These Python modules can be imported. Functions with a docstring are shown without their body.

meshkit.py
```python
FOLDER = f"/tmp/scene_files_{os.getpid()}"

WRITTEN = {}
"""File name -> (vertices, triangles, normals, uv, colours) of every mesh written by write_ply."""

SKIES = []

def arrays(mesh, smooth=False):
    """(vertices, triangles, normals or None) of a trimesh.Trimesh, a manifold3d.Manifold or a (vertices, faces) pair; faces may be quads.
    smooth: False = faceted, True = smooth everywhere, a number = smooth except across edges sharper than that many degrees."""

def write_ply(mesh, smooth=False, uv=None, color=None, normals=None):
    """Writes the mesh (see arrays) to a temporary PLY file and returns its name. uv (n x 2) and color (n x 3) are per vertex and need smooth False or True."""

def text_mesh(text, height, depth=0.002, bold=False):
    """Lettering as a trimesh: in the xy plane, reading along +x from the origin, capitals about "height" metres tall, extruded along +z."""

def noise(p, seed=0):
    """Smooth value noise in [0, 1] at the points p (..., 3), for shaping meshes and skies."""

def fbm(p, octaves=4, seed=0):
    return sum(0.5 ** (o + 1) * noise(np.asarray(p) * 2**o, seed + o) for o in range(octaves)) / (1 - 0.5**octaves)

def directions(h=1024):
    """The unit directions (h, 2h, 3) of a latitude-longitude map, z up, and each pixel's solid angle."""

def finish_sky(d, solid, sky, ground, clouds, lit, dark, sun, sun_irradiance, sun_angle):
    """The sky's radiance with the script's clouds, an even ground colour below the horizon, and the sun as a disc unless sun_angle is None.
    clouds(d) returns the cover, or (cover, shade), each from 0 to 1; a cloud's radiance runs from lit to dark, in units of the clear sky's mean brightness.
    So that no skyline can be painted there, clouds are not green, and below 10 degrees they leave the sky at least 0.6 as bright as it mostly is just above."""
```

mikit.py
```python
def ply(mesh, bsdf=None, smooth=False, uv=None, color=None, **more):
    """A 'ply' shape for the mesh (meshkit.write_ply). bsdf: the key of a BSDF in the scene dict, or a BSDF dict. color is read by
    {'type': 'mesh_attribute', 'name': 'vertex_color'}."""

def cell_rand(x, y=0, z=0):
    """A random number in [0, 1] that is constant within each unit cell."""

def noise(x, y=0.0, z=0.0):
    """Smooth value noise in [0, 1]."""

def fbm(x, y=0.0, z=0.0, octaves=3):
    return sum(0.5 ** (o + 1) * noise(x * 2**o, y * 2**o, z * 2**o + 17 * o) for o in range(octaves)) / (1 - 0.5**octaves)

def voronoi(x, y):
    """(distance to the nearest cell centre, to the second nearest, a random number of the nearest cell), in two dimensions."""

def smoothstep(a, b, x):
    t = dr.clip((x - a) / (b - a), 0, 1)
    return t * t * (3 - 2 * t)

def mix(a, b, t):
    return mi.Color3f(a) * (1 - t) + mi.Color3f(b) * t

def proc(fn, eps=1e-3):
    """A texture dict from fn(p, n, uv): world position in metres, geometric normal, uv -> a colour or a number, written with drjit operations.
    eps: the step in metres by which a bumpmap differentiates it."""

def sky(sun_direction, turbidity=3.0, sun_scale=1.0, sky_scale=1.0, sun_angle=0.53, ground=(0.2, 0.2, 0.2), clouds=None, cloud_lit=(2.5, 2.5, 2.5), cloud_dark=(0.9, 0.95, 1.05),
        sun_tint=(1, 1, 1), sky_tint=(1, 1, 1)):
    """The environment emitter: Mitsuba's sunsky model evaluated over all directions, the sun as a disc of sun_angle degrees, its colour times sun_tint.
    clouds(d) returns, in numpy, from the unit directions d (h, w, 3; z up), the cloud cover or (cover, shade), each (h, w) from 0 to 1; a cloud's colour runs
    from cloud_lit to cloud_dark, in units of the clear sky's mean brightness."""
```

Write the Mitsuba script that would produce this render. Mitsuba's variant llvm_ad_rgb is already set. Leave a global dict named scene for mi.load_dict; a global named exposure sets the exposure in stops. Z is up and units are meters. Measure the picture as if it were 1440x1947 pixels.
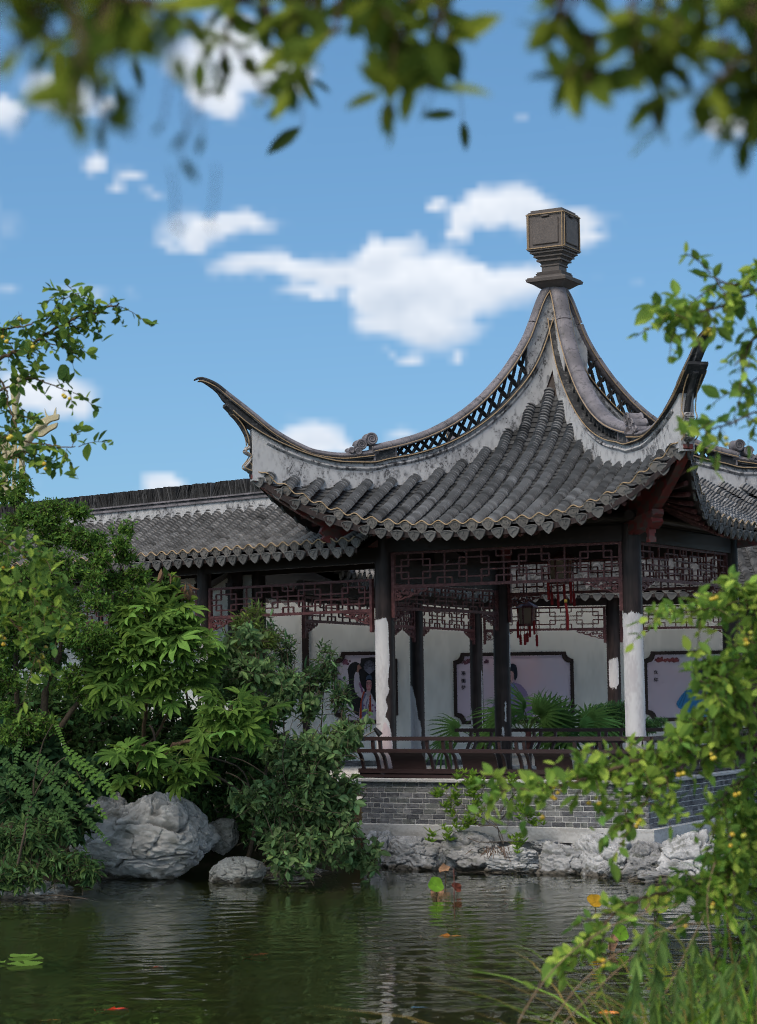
import math, random
import numpy as np, trimesh, shapely
from shapely import affinity
from shapely.geometry import Polygon, LineString, Point, box as sbox
from scipy.interpolate import PchipInterpolator
import mitsuba as mi, drjit as dr
import mikit, meshkit
from mikit import proc, noise, fbm, voronoi, cell_rand, smoothstep, mix

T = mi.ScalarTransform4f
scene, labels = {}, {}
random.seed(7)

# ---------------------------------------------------------------- camera, sky, exposure
CAM_Z, FOCAL = 3.04, 4078.0                     # metres above the pond; focal length in pixels of a 1440 x 1947 frame
FWD = np.array([0.0, 0.99687953, 0.078938])
RIGHT = np.array([0.99989279, 0.00115589, -0.0145973])
UP = np.array([0.01464299, -0.07892954, 0.99677265])
EYE = np.array([0.0, 0.0, CAM_Z])
scene['camera'] = {'type': 'thinlens', 'fov': 20.0255, 'fov_axis': 'x', 'near_clip': 0.1, 'far_clip': 3000.0,
                   'aperture_radius': 0.0075, 'focus_distance': 36.0,
                   'to_world': T().look_at(origin=EYE.tolist(), target=(EYE + FWD).tolist(), up=UP.tolist())}
exposure = 1.87

# clouds: (azimuth deg right of north, elevation deg, half width deg, half height deg, strength)
CLOUD_PUFFS = [
    (0.7, 10.3, 1.55, 0.75, 1.15), (2.0, 10.3, 1.7, 0.85, 1.1), (-1.2, 10.9, 1.9, 0.42, .85), (-2.9, 11.0, 1.3, 0.25, .7),
    (0.2, 11.3, .9, .55, 1.0), (1.0, 9.4, 2.0, .5, .8), (3.6, 10.4, 1.3, .6, .7), (-1.7, 10.3, .9, .3, .6),
    (2.9, 12.3, 1.2, .55, .95), (3.9, 12.4, 1.1, .5, .9), (2.2, 11.9, .6, .3, .7), (5.3, 12.0, .8, .3, .9), (5.6, 11.6, .55, .25, .7), (1.6, 12.6, .3, .18, .7), (5.0, 11.3, 1.0, .35, .6),
    (-4.4, 12.0, 1.0, .42, 1.0), (-3.6, 12.2, 1.0, .3, .85), (-4.9, 11.7, .8, .28, .7),
    (-4.0, 16.4, 1.3, .85, .95), (-3.2, 16.2, 1.0, .65, .9), (-4.3, 15.5, .8, .6, .9), (-2.4, 15.9, .7, .4, .7), (-3.9, 17.4, 1.0, .4, .5),
    (-8.5, 15.5, .9, .55, .85), (-9.9, 15.0, .5, .45, .8), (-7.2, 15.2, .5, .4, .6),
    (-7.7, 13.9, .42, .28, .8), (-6.5, 13.5, .5, .25, .55), (-6.0, 13.1, .4, .2, .5), (-6.9, 13.2, .25, .2, .5),
    (-8.6, 7.6, .95, .55, .95), (-9.6, 7.7, .8, .5, .8), (-7.9, 7.4, .5, .4, .7),
    (-1.7, 6.5, .7, .5, .9), (-2.1, 6.2, .9, .35, .8), (.5, 6.6, .7, .25, .45), (-1.0, 6.2, .6, .3, .6),
    (-5.7, 5.3, .6, .45, .85), (-5.6, 5.0, .9, .35, .7), (-9.3, 5.2, 1.0, .4, .4),
    (.75, 8.6, .35, .16, .6), (2.0, 8.6, .3, .2, .6), (9.3, 14.6, .5, .45, .9), (10.0, 14.4, .5, .5, .8), (4.2, 14.9, .2, .12, .5),
    (-8.3, 10.4, 3.0, .25, .33), (-6.0, 9.9, 1.6, .2, .28), (6.7, 12.0, .35, .16, .4), (6.6, 10.6, 1.5, .2, .2),
    (-14, 12, 3, 1.2, .9), (-19, 18, 4, 2, .9), (15, 11, 3, 1.3, .9), (21, 16, 5, 2, 1.), (12, 24, 5, 2, .9), (-9, 26, 5, 2, .9), (30, 10, 6, 2, .9), (-31, 9, 6, 2, .9)]


def clouds(d):
    """Cumulus puffs by compass direction and height, their edges broken by noise; loose broken cloud over the rest of the sky."""
    az, el = np.degrees(np.arctan2(d[..., 0], d[..., 1])), np.degrees(np.arcsin(np.clip(d[..., 2], -1, 1)))
    q = np.stack([az * np.cos(np.radians(el)), el, el * 0], -1)
    n1, n2 = meshkit.fbm(q * 0.9, 5, 3) - .5, meshkit.fbm(q * 2.6 + 9, 4, 5) - .5
    wx, wy = az + 1.0 * (meshkit.fbm(q * .8 + 31, 3, 8) - .5), el + .7 * (meshkit.fbm(q * .8 + 57, 3, 9) - .5)
    dens, low = np.zeros(az.shape), np.zeros(az.shape)
    for a, e, w, h, s in CLOUD_PUFFS:
        dy = (wy - e) / h
        g = s * np.exp(-(((wx - a) / w) ** 2 + np.where(dy < 0, 1.5, .85) * dy ** 2))
        dens = np.maximum(dens, g) + .25 * np.minimum(dens, g)
        low = np.maximum(low, g * np.clip(.5 - .55 * dy, 0, 1))
    wide = meshkit.fbm(np.stack([az / 26, el / 9, el * 0], -1) + 4, 5, 2)
    far = np.clip((np.abs(az) - 24) / 12, 0, 1) * np.clip((wide - .44) * 5, 0, 1)
    x = dens * 1.3 + .95 * n1 + .6 * n2 - .02
    cover = np.clip((x - .24) / (.36 + .55 * np.clip(low, 0, 1)), 0, 1)
    cover = np.maximum(cover * cover * (3 - 2 * cover) * np.minimum(1, dens * 1.5), far)
    shade = np.clip(.85 * low + .7 * n1 + .35 * n2 + .05, 0, 1)
    return cover * .95, shade


SUN = (-0.45, -0.62, 0.85)
scene['sky'] = mikit.sky(SUN, turbidity=4.6, sun_scale=0.56, sun_angle=30, sun_tint=(0.93, 0.98, 1.08), sky_scale=1.0, clouds=clouds, cloud_lit=(2.55, 2.65, 2.8), cloud_dark=(1.5, 1.75, 2.1), ground=(0.12, 0.13, 0.1), sky_tint=(0.70, 0.96, 1.07))

# ---------------------------------------------------------------- small tools


def key_for(base):
    if base not in scene and base not in labels:
        return base
    i = _count.get(base, 0) + 1
    while f'{base}_{i:03d}' in scene or f'{base}_{i:03d}' in labels:
        i += 1
    _count[base] = i
    return f'{base}_{i:03d}'


_count = {}


def thing(name, label, category, group=None):
    k = key_for(name)
    labels[k] = {'label': label, 'category': category}
    if group:
        labels[k]['group'] = group
    return k


def tply(mesh, bsdf, smooth=False, color=None):
    """mikit.ply; a COLOR that is one hue per piece travels in the uv slot (brightness, packed hue), so that alike meshes can be joined."""
    if color is None:
        return mikit.ply(mesh, bsdf, smooth)
    if bsdf in ('mat_rock', 'mat_carp'):
        return mikit.ply(mesh, bsdf, smooth, color=color)
    c = np.maximum(np.asarray(color, float), 1e-5)
    t = c.sum(1)
    uv = np.stack([t, np.floor(c[:, 0] / t * 256) + .05 + .9 * c[:, 1] / t], 1)
    return mikit.ply(mesh, bsdf, smooth, uv=uv)


def put(parent, name, mesh, bsdf, smooth=False, label=None, kind=None, color=None, tw=None):
    """One entry of the scene: a part of PARENT, or the thing PARENT itself when name is None. mesh may be a ready shape dict."""
    k = key_for(f'{parent}__{name}') if name else parent
    d = dict(mesh) if isinstance(mesh, dict) else tply(mesh, bsdf, smooth, color)
    if isinstance(mesh, dict) and bsdf:
        d['bsdf'] = {'type': 'ref', 'id': bsdf}
    if tw is not None:
        d['to_world'] = T(tw)
    scene[k] = d
    if label or kind:
        e = labels.setdefault(k, {})
        if label:
            e['label'] = label
        if kind:
            e['kind'] = kind
    return k


def structure(name, mesh, bsdf, smooth=False, color=None):
    scene[name] = tply(mesh, bsdf, smooth, color)
    labels[name] = {'kind': 'structure'}


def spot(px, py, y):
    """The point at depth y (metres north of the viewer) seen at a point of the photograph."""
    d = FWD * FOCAL + RIGHT * (px - 720) - UP * (py - 973.5)
    return EYE + d * (y / d[1])


def spotz(px, py, z):
    d = FWD * FOCAL + RIGHT * (px - 720) - UP * (py - 973.5)
    return EYE + d * ((z - CAM_Z) / d[2])


def unit(v):
    v = np.asarray(v, float)
    return v / (np.linalg.norm(v, axis=-1, keepdims=True) + 1e-12)


class MB:
    """Collects pieces of one mesh."""

    def __init__(self):
        self.v, self.f, self.c, self.n = [], [], [], 0

    def add(self, v, f, col=None):
        v, f = np.asarray(v, float), np.asarray(f, int)
        if f.shape[1] == 4:
            f = np.vstack([f[:, [0, 1, 2]], f[:, [0, 2, 3]]])
        self.v.append(v), self.f.append(f + self.n)
        if col is not None:
            self.c.append(np.broadcast_to(np.asarray(col, float), (len(v), 3)))
        self.n += len(v)
        return self

    def mesh(self, m, col=None):
        return self.add(m.vertices, m.faces, col)

    def bar(self, p, q, w, h, up=(0, 0, 1), col=None):
        p, q = np.asarray(p, float), np.asarray(q, float)
        t = unit(q - p)
        s = unit(np.cross(t, up))
        u = np.cross(s, t)
        c = [(-1, -1), (1, -1), (1, 1), (-1, 1)]
        v = [p + s * a * w / 2 + u * b * h / 2 for a, b in c] + [q + s * a * w / 2 + u * b * h / 2 for a, b in c]
        return self.add(v, [[0, 1, 2, 3], [7, 6, 5, 4], [0, 4, 5, 1], [1, 5, 6, 2], [2, 6, 7, 3], [3, 7, 4, 0]], col)

    def box(self, lo, hi, col=None):
        lo, hi = np.asarray(lo, float), np.asarray(hi, float)
        m = (lo + hi) / 2
        return self.bar((m[0], lo[1], m[2]), (m[0], hi[1], m[2]), hi[0] - lo[0], hi[2] - lo[2], col=col)

    def tube(self, pts, rad, sides=6, caps=True, up=(0, 0, 1), rad2=None, col=None):
        """A round (or elliptical: rad across, rad2 along the side of UP) tube along the points."""
        v, f = tube(pts, rad, sides, caps, up, rad2)
        return self.add(v, f, col)

    def out(self):
        return np.vstack(self.v), np.vstack(self.f)

    def colors(self):
        return np.vstack(self.c)


def tube(pts, rad, sides=6, caps=True, up=(0, 0, 1), rad2=None):
    p = np.asarray(pts, float)
    r = np.broadcast_to(np.asarray(rad, float), (len(p),))
    r2 = r if rad2 is None else np.broadcast_to(np.asarray(rad2, float), (len(p),))
    t = unit(np.gradient(p, axis=0))
    up = np.asarray(up, float)
    ref = np.where(np.abs(t @ up)[:, None] > .97, np.array([1.0, .13, 0]), up)
    s = unit(np.cross(t, ref))
    u = np.cross(s, t)
    a = np.arange(sides) * 2 * np.pi / sides
    v = p[:, None] + r[:, None, None] * np.cos(a)[None, :, None] * s[:, None] + r2[:, None, None] * np.sin(a)[None, :, None] * u[:, None]
    i, j = np.meshgrid(np.arange(len(p) - 1), np.arange(sides), indexing='ij')
    q = np.stack([i * sides + j, i * sides + (j + 1) % sides, (i + 1) * sides + (j + 1) % sides, (i + 1) * sides + j], -1).reshape(-1, 4)[:, ::-1]
    f = np.vstack([q[:, [0, 1, 2]], q[:, [0, 2, 3]]])
    v = v.reshape(-1, 3)
    if caps:
        n = len(v)
        v = np.vstack([v, p[0], p[-1]])
        k = np.arange(sides)
        f = np.vstack([f, np.stack([(k + 1) % sides, k, k * 0 + n], 1)[:, ::-1], np.stack([(len(p) - 1) * sides + k, (len(p) - 1) * sides + (k + 1) % sides, k * 0 + n + 1], 1)[:, ::-1]])
    return v, f


def prism(poly, depth):
    """A shapely shape in the xy plane as a solid from z = -depth/2 to depth/2: (vertices, faces)."""
    ms = [trimesh.creation.extrude_polygon(g, depth, engine='earcut') for g in getattr(poly, 'geoms', [poly]) if g.area > 1e-7]
    m = trimesh.util.concatenate(ms)
    v = np.array(m.vertices)
    v[:, 2] -= depth / 2
    return v, np.array(m.faces)


def seat(v, origin, X, Y, Z=None):
    """Local coordinates to the frame origin, X, Y, Z."""
    X, Y = np.asarray(X, float), np.asarray(Y, float)
    Z = np.cross(X, Y) if Z is None else np.asarray(Z, float)
    return np.asarray(origin, float) + v[:, :1] * X + v[:, 1:2] * Y + v[:, 2:3] * Z


def frame(origin, X, Y, Z, sx=1, sy=1, sz=1):
    m = np.eye(4)
    m[:3, 0], m[:3, 1], m[:3, 2], m[:3, 3] = np.asarray(X) * sx, np.asarray(Y) * sy, np.asarray(Z) * sz, origin
    return m


def smoothcurve(pts, n):
    p = np.asarray(pts, float)
    t = np.concatenate([[0], np.cumsum(np.linalg.norm(np.diff(p, axis=0), axis=1))])
    s = np.linspace(0, t[-1], n)
    return np.stack([PchipInterpolator(t, p[:, i])(s) for i in range(p.shape[1])], 1)


def bevel_box(sx, sy, sz, b):
    """A box with its edges cut by b, centred."""
    pts = [(x * (sx / 2 - (b if k != 0 else 0)), y * (sy / 2 - (b if k != 1 else 0)), z * (sz / 2 - (b if k != 2 else 0)))
           for x in (-1, 1) for y in (-1, 1) for z in (-1, 1) for k in range(3)]
    return trimesh.convex.convex_hull(np.array(pts))


# ---------------------------------------------------------------- materials
def rough(name, color, roughness=.7, specular=.3, **more):
    c = {'type': 'rgb', 'value': list(color)} if isinstance(color, (tuple, list)) else color
    scene[name] = {'type': 'twosided', 'bsdf': {'type': 'principled', 'base_color': c, 'roughness': roughness, 'specular': specular, **more}}




def piece_colour(p, n, uv):
    h = dr.floor(uv.y)
    r, g = (h + .5) / 256, (uv.y - h - .05) / .9
    return mi.Color3f(r, g, dr.maximum(1 - r - g, 0)) * uv.x


VC = proc(piece_colour)
rough('mat_rock', {'type': 'mesh_attribute', 'name': 'vertex_color'}, .85, .2)
rough('mat_carp', {'type': 'mesh_attribute', 'name': 'vertex_color'}, .35, .5)
rough('mat_tinted', VC, .8, .25)                       # colour carried by each piece: tiles, rocks, bark
rough('mat_tinted_gloss', VC, .35, .5)
scene['mat_leaf'] = {'type': 'principledthin', 'base_color': VC, 'roughness': .42, 'diff_trans': .85, 'eta': 1.4}
scene['mat_petal'] = {'type': 'principledthin', 'base_color': VC, 'roughness': .7, 'diff_trans': .7, 'eta': 1.3}


def plaster(p, n, uv):
    big, fine = fbm(p.x * 2.2, p.y * 2.2, p.z * 1.6, 3), fbm(p.x * 17, p.y * 17, p.z * 7, 3)
    speck = fbm(p.x * 55, p.y * 55, p.z * 30, 2)
    m = smoothstep(.42, .66, big * .45 + fine * .55)
    m2 = smoothstep(.53, .64, fine * .5 + speck * .5)
    return mix(mix((.45, .455, .475), (.26, .265, .285), m * .85), (.07, .07, .075), m2 * .8 * smoothstep(.36, .6, big))


rough('mat_plaster', proc(plaster), .9, .15)


def moulded(p, n, uv):
    fine, big = fbm(p.x * 26, p.y * 26, p.z * 9, 3), fbm(p.x * 5, p.y * 5, p.z * 5, 2)
    return mix((.40, .40, .42), (.05, .05, .055), smoothstep(.42, .66, .6 * fine + .4 * big))


rough('mat_mouldy_plaster', proc(moulded), .9, .15)


def wallpaint(p, n, uv):
    big, fine = fbm(p.x * .8, p.y * .8, p.z * .7, 3), fbm(p.x * 9, p.y * 9, p.z * 2.5, 3)
    return mix((.77, .80, .79), (.66, .69, .68), smoothstep(.35, .7, .6 * big + .4 * fine))


rough('mat_wall', proc(wallpaint), .9, .1)


def lacquer(p, n, uv):
    g = fbm(p.x * 30, p.y * 30, p.z * 2.0, 3)
    w = fbm(p.x * 3, p.y * 3, p.z * 5, 2)
    return mix((.022, .016, .016), (.042, .029, .028), smoothstep(.35, .7, .6 * g + .4 * w))


rough('mat_dark_wood', proc(lacquer), .42, .22)
rough('mat_black_wood', (.032, .023, .022), .5, .25)


def redwood(p, n, uv):
    g = fbm(p.x * 20, p.y * 20, p.z * 20, 3)
    return mix((.085, .030, .031), (.14, .052, .053), smoothstep(.35, .7, g))


rough('mat_red_wood', proc(redwood), .55, .35)


def oxide(p, n, uv):
    g = fbm(p.x * 9, p.y * 9, p.z * 9, 3)
    return mix((.16, .030, .028), (.10, .055, .050), smoothstep(.42, .62, g))


rough('mat_red_paint', proc(oxide), .5, .4)
rough('mat_rail_wood', (.036, .021, .022), .45, .35)


def primer(p, n, uv):
    g, s = fbm(p.x * 6, p.y * 6, p.z * 1.3, 3), fbm(p.x * 40, p.y * 40, p.z * 14, 3)
    return mix((.56, .555, .575), (.46, .44, .465), smoothstep(.4, .65, .65 * g + .35 * s))


rough('mat_primer', proc(primer), .75, .25)
rough('mat_pink_primer', (.56, .47, .50), .75, .25)


def concrete(p, n, uv):
    g, s = fbm(p.x * 2.0, p.y * 2.0, p.z * 6, 3), fbm(p.x * 30, p.y * 30, p.z * 30, 3)
    return mix((.47, .47, .475), (.34, .335, .33), smoothstep(.38, .68, .6 * g + .4 * s))


rough('mat_concrete', proc(concrete), .85, .2)
rough('mat_mortar', (.46, .46, .46), .95, .1)
BRICKS = ['mat_brick_%s' % k for k in 'abcdef']


def brickproc(base):
    def fn(p, n, uv):
        g, s = fbm(p.x * 14, p.y * 14, p.z * 22, 3), fbm(p.x * 60, p.y * 60, p.z * 60, 2)
        w = smoothstep(.60, .72, fbm(p.x * 5, p.y * 5, p.z * 9, 3))
        return mix(mix(base, tuple(x * .55 for x in base), smoothstep(.35, .7, .6 * g + .4 * s)), (.30, .30, .31), w * .5)
    return fn


for _k, _b in zip(BRICKS, [(.165, .168, .182), (.13, .133, .148), (.20, .202, .21), (.152, .16, .158), (.18, .182, .198), (.10, .103, .115)]):
    rough(_k, proc(brickproc(_b)), .9, .15)


def ridgetile(p, n, uv):
    g, s = fbm(p.x * 4, p.y * 4, p.z * 4, 3), fbm(p.x * 24, p.y * 24, p.z * 24, 3)
    return mix(mix((.205, .190, .210), (.13, .122, .135), smoothstep(.35, .7, g)), (.06, .06, .06), smoothstep(.56, .72, s) * .6)


rough('mat_ridge_tile', proc(ridgetile), .6, .3)


def darktile(p, n, uv):
    g, s = fbm(p.x * 7, p.y * 7, p.z * 7, 3), fbm(p.x * 33, p.y * 33, p.z * 33, 3)
    return mix((.035, .037, .042), (.13, .13, .135), smoothstep(.48, .72, .5 * g + .5 * s))


rough('mat_dark_tile', proc(darktile), .75, .3)


def finialclay(p, n, uv):
    g, s = fbm(p.x * 5, p.y * 5, p.z * 5, 3), fbm(p.x * 28, p.y * 28, p.z * 40, 3)
    return mix((.118, .102, .097), (.098, .086, .083), smoothstep(.35, .68, .75 * g + .25 * s))


rough('mat_finial', proc(finialclay), .6, .35)
rough('mat_light_strip', (.36, .255, .15), .4, .4)
rough('mat_gilt', (.50, .44, .27), .4, .5)
rough('mat_black', (.012, .012, .013), .4, .5)
rough('mat_tassel', (.22, .012, .014), .7, .3)
rough('mat_stone_floor', (.42, .41, .40), .85, .2)
scene['mat_water'] = {'type': 'dielectric', 'int_ior': 1.333, 'ext_ior': 1.0}


def earth(p, n, uv):
    g, s = fbm(p.x * 1.3, p.y * 1.3, p.z, 3), fbm(p.x * 12, p.y * 12, p.z * 12, 3)
    soil = mix((.075, .058, .040), (.045, .052, .026), smoothstep(.4, .65, .5 * g + .5 * s))
    mud = mix((.028, .042, .010), (.048, .056, .017), g)
    return mix(mud, soil, smoothstep(-.12, .02, p.z))


rough('mat_ground', proc(earth), .95, .1)
# ---------------------------------------------------------------- pond and ground
SHORE = Polygon([(-3.0, 9.0), (9.5, 9.0), (14, 16), (14, 40), (7.4, 39.2), (4.6, 34.6), (0.1, 36.9), (-2.2, 35.6), (-4.0, 35.3), (-5.4, 33.4), (-7.5, 32.2), (-12, 31.5), (-12, 20), (-4.6, 17.0)])


def build_ground():
    xs = np.concatenate([np.linspace(-400, -16, 18)[:-1], np.arange(-16, 18.01, .4), np.linspace(18, 400, 18)[1:]])
    ys = np.concatenate([np.linspace(-300, -6, 12)[:-1], np.arange(-6, 46.01, .4), np.linspace(46, 1500, 22)[1:]])
    X, Y = np.meshgrid(xs, ys, indexing='ij')
    P = shapely.points(X.ravel(), Y.ravel())
    d = shapely.distance(SHORE, P) - shapely.distance(SHORE.exterior, P) * shapely.contains(SHORE, P)
    d = d.reshape(X.shape)
    s = np.clip((d + .5) / 1.1, 0, 1)
    Z = -.75 + (s * s * (3 - 2 * s)) * 1.62
    Z += np.where(d > .3, (meshkit.fbm(np.stack([X * .6, Y * .6, X * 0], -1), 3, 4) - .5) * .12, 0)
    left = np.clip((-2.5 - X) / 2, 0, 1) * np.clip((Y - 33) / 2, 0, 1) * np.clip((41 - Y) / 3, 0, 1)
    Z += left * .25 * (d > 0)
    n, m = X.shape
    i, j = np.meshgrid(np.arange(n - 1), np.arange(m - 1), indexing='ij')
    f = np.stack([i * m + j, (i + 1) * m + j, (i + 1) * m + j + 1, i * m + j + 1], -1).reshape(-1, 4)
    structure('ground', (np.stack([X, Y, Z], -1).reshape(-1, 3), f), 'mat_ground', smooth=True)


build_ground()


def build_water():
    rng = np.random.default_rng(11)
    xs, ys = np.concatenate([np.arange(-12.5, -6.5, .4), np.arange(-6.5, 7, .09), np.arange(7, 14.8, .4)]), np.concatenate([np.arange(8.0, 20, .25), np.arange(20, 36.5, .045), np.arange(36.5, 41.3, .3)])
    X, Y = np.meshgrid(xs, ys, indexing='ij')
    Z = np.zeros_like(X)
    patch = .45 + .9 * meshkit.fbm(np.stack([X * .35, Y * .16, X * 0], -1), 3, 21)   # livelier and calmer areas
    for _ in range(54):
        L = .13 * 10 ** rng.uniform(0, .75)
        a = rng.normal(math.pi / 2, .5)
        k = 2 * math.pi / L
        Z += (.0042 * L ** .85 / 6.8) * np.sin(k * (X * math.cos(a) + Y * math.sin(a)) + rng.uniform(0, 6.3) + 1.1 * np.sin(X * .8 + _) + .9 * np.sin(Y * .5 + 2 * _)) * (1.05 if L < .28 else 1.15)
    edge = np.clip(np.minimum(np.minimum(X + 12.5, 14.5 - X), np.minimum(Y - 8, 41 - Y)) / .6, 0, 1)
    Z *= patch * edge
    n, m = X.shape
    i, j = np.meshgrid(np.arange(n - 1), np.arange(m - 1), indexing='ij')
    f = np.stack([i * m + j, (i + 1) * m + j, (i + 1) * m + j + 1, i * m + j + 1], -1).reshape(-1, 4)
    structure('pond_water', (np.stack([X, Y, Z], -1).reshape(-1, 3), f), 'mat_water', smooth=True)


build_water()

# ---------------------------------------------------------------- tiled roofs: rows, caps, drip tiles
RNG = np.random.default_rng(5)


def tile_row(center, lateral, half=.094, height=.105, pitch=.060, seed=0, col=(.172, .175, .186)):
    """A row of overlapping arched tiles along CENTER (top to eave): (vertices, faces, colours)."""
    rng = np.random.default_rng(seed)
    c = np.asarray(center, float)
    L = np.concatenate([[0], np.cumsum(np.linalg.norm(np.diff(c, axis=0), axis=1))])
    n = max(2, int(L[-1] / pitch))
    s = np.linspace(0, L[-1], n + 1)
    P = np.stack([np.interp(s, L, c[:, k]) for k in range(3)], 1)
    t = unit(np.gradient(P, axis=0))
    lat = np.asarray(lateral, float)
    nor = np.cross(lat, t)
    nor *= np.sign(nor[:, 2:])
    a = np.linspace(0, np.pi, 8)
    V, F, C = [], [], []
    k = 0
    tone = np.cumprod(rng.uniform(.9, 1.11, n)) ** .35
    drift = np.interp(s, np.linspace(0, L[-1], 6), rng.normal(0, .008, 6))
    for i in range(n):
        w, jx, jz = rng.uniform(.95, 1.05), rng.normal(0, .004), rng.normal(0, .003)
        skew = rng.normal(0, .006)
        for e, sc, lift in ((i, .62, -.016), (i + .22, .84, .004), (i + 1, 1.0, .022)):
            b = int(e)
            p, n_ = (P[b], nor[b]) if b == e else (P[b] + (P[b + 1] - P[b]) * (e - b), nor[b])
            V.append(p + (np.cos(a) * half * sc * w + jx + drift[b])[:, None] * lat + (np.sin(a) * height * sc + lift + jz)[:, None] * n_ + (np.cos(a) * skew)[:, None] * t[b])
        g = tone[i] * rng.uniform(.70, 1.32)
        q_ = rng.random()
        tint = np.array(col) * g * (1.3 if q_ > .94 else .55 if q_ < .08 else 1)
        C.append(np.broadcast_to(tint, (24, 3)))
        for r in range(3 if i < n - 1 else 2):
            o = k + r * 8
            q = np.arange(7)
            F.append(np.stack([o + q, o + q + 1, o + 9 + q, o + 8 + q], 1))
        k += 24
    return np.vstack(V), np.vstack(F), np.vstack(C)


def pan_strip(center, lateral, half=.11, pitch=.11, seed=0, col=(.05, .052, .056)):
    """The trough tiles between two rows, each lapping over the next."""
    rng = np.random.default_rng(seed)
    c = np.asarray(center, float)
    L = np.concatenate([[0], np.cumsum(np.linalg.norm(np.diff(c, axis=0), axis=1))])
    n = max(2, int(L[-1] / pitch))
    s = np.linspace(0, L[-1], n + 1)
    P = np.stack([np.interp(s, L, c[:, k]) for k in range(3)], 1)
    t = unit(np.gradient(P, axis=0))
    nor = np.cross(lateral, t)
    nor *= np.sign(nor[:, 2:])
    u = np.linspace(-1, 1, 4)
    V, F, C = [], [], []
    for i in range(n):
        for e, lift in ((i, .004), (i + 1, .024)):
            V.append(P[e] + (u * half)[:, None] * np.asarray(lateral) + (u * u * .03 + lift - .035)[:, None] * nor[e])
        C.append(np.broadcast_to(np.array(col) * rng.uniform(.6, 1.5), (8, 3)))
        o, q = i * 8, np.arange(3)
        F.append(np.stack([o + q, o + q + 1, o + 5 + q, o + 4 + q], 1))
        if i < n - 1:
            o += 4
            F.append(np.stack([o + q, o + q + 1, o + 5 + q, o + 4 + q], 1))
    return np.vstack(V), np.vstack(F), np.vstack(C)


def shield(wide, up, down, n=7):
    a = np.linspace(0, np.pi, n)
    top = [(wide * math.cos(x), up * math.sin(x)) for x in a]
    side = [(-wide * (1 - t) ** .62 * (1 + .12 * math.sin(t * 3.1)), -down * t) for t in np.linspace(.12, 1, 5)]
    return Polygon(top + side + [(-x, y) for x, y in side[-2::-1]])


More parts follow.
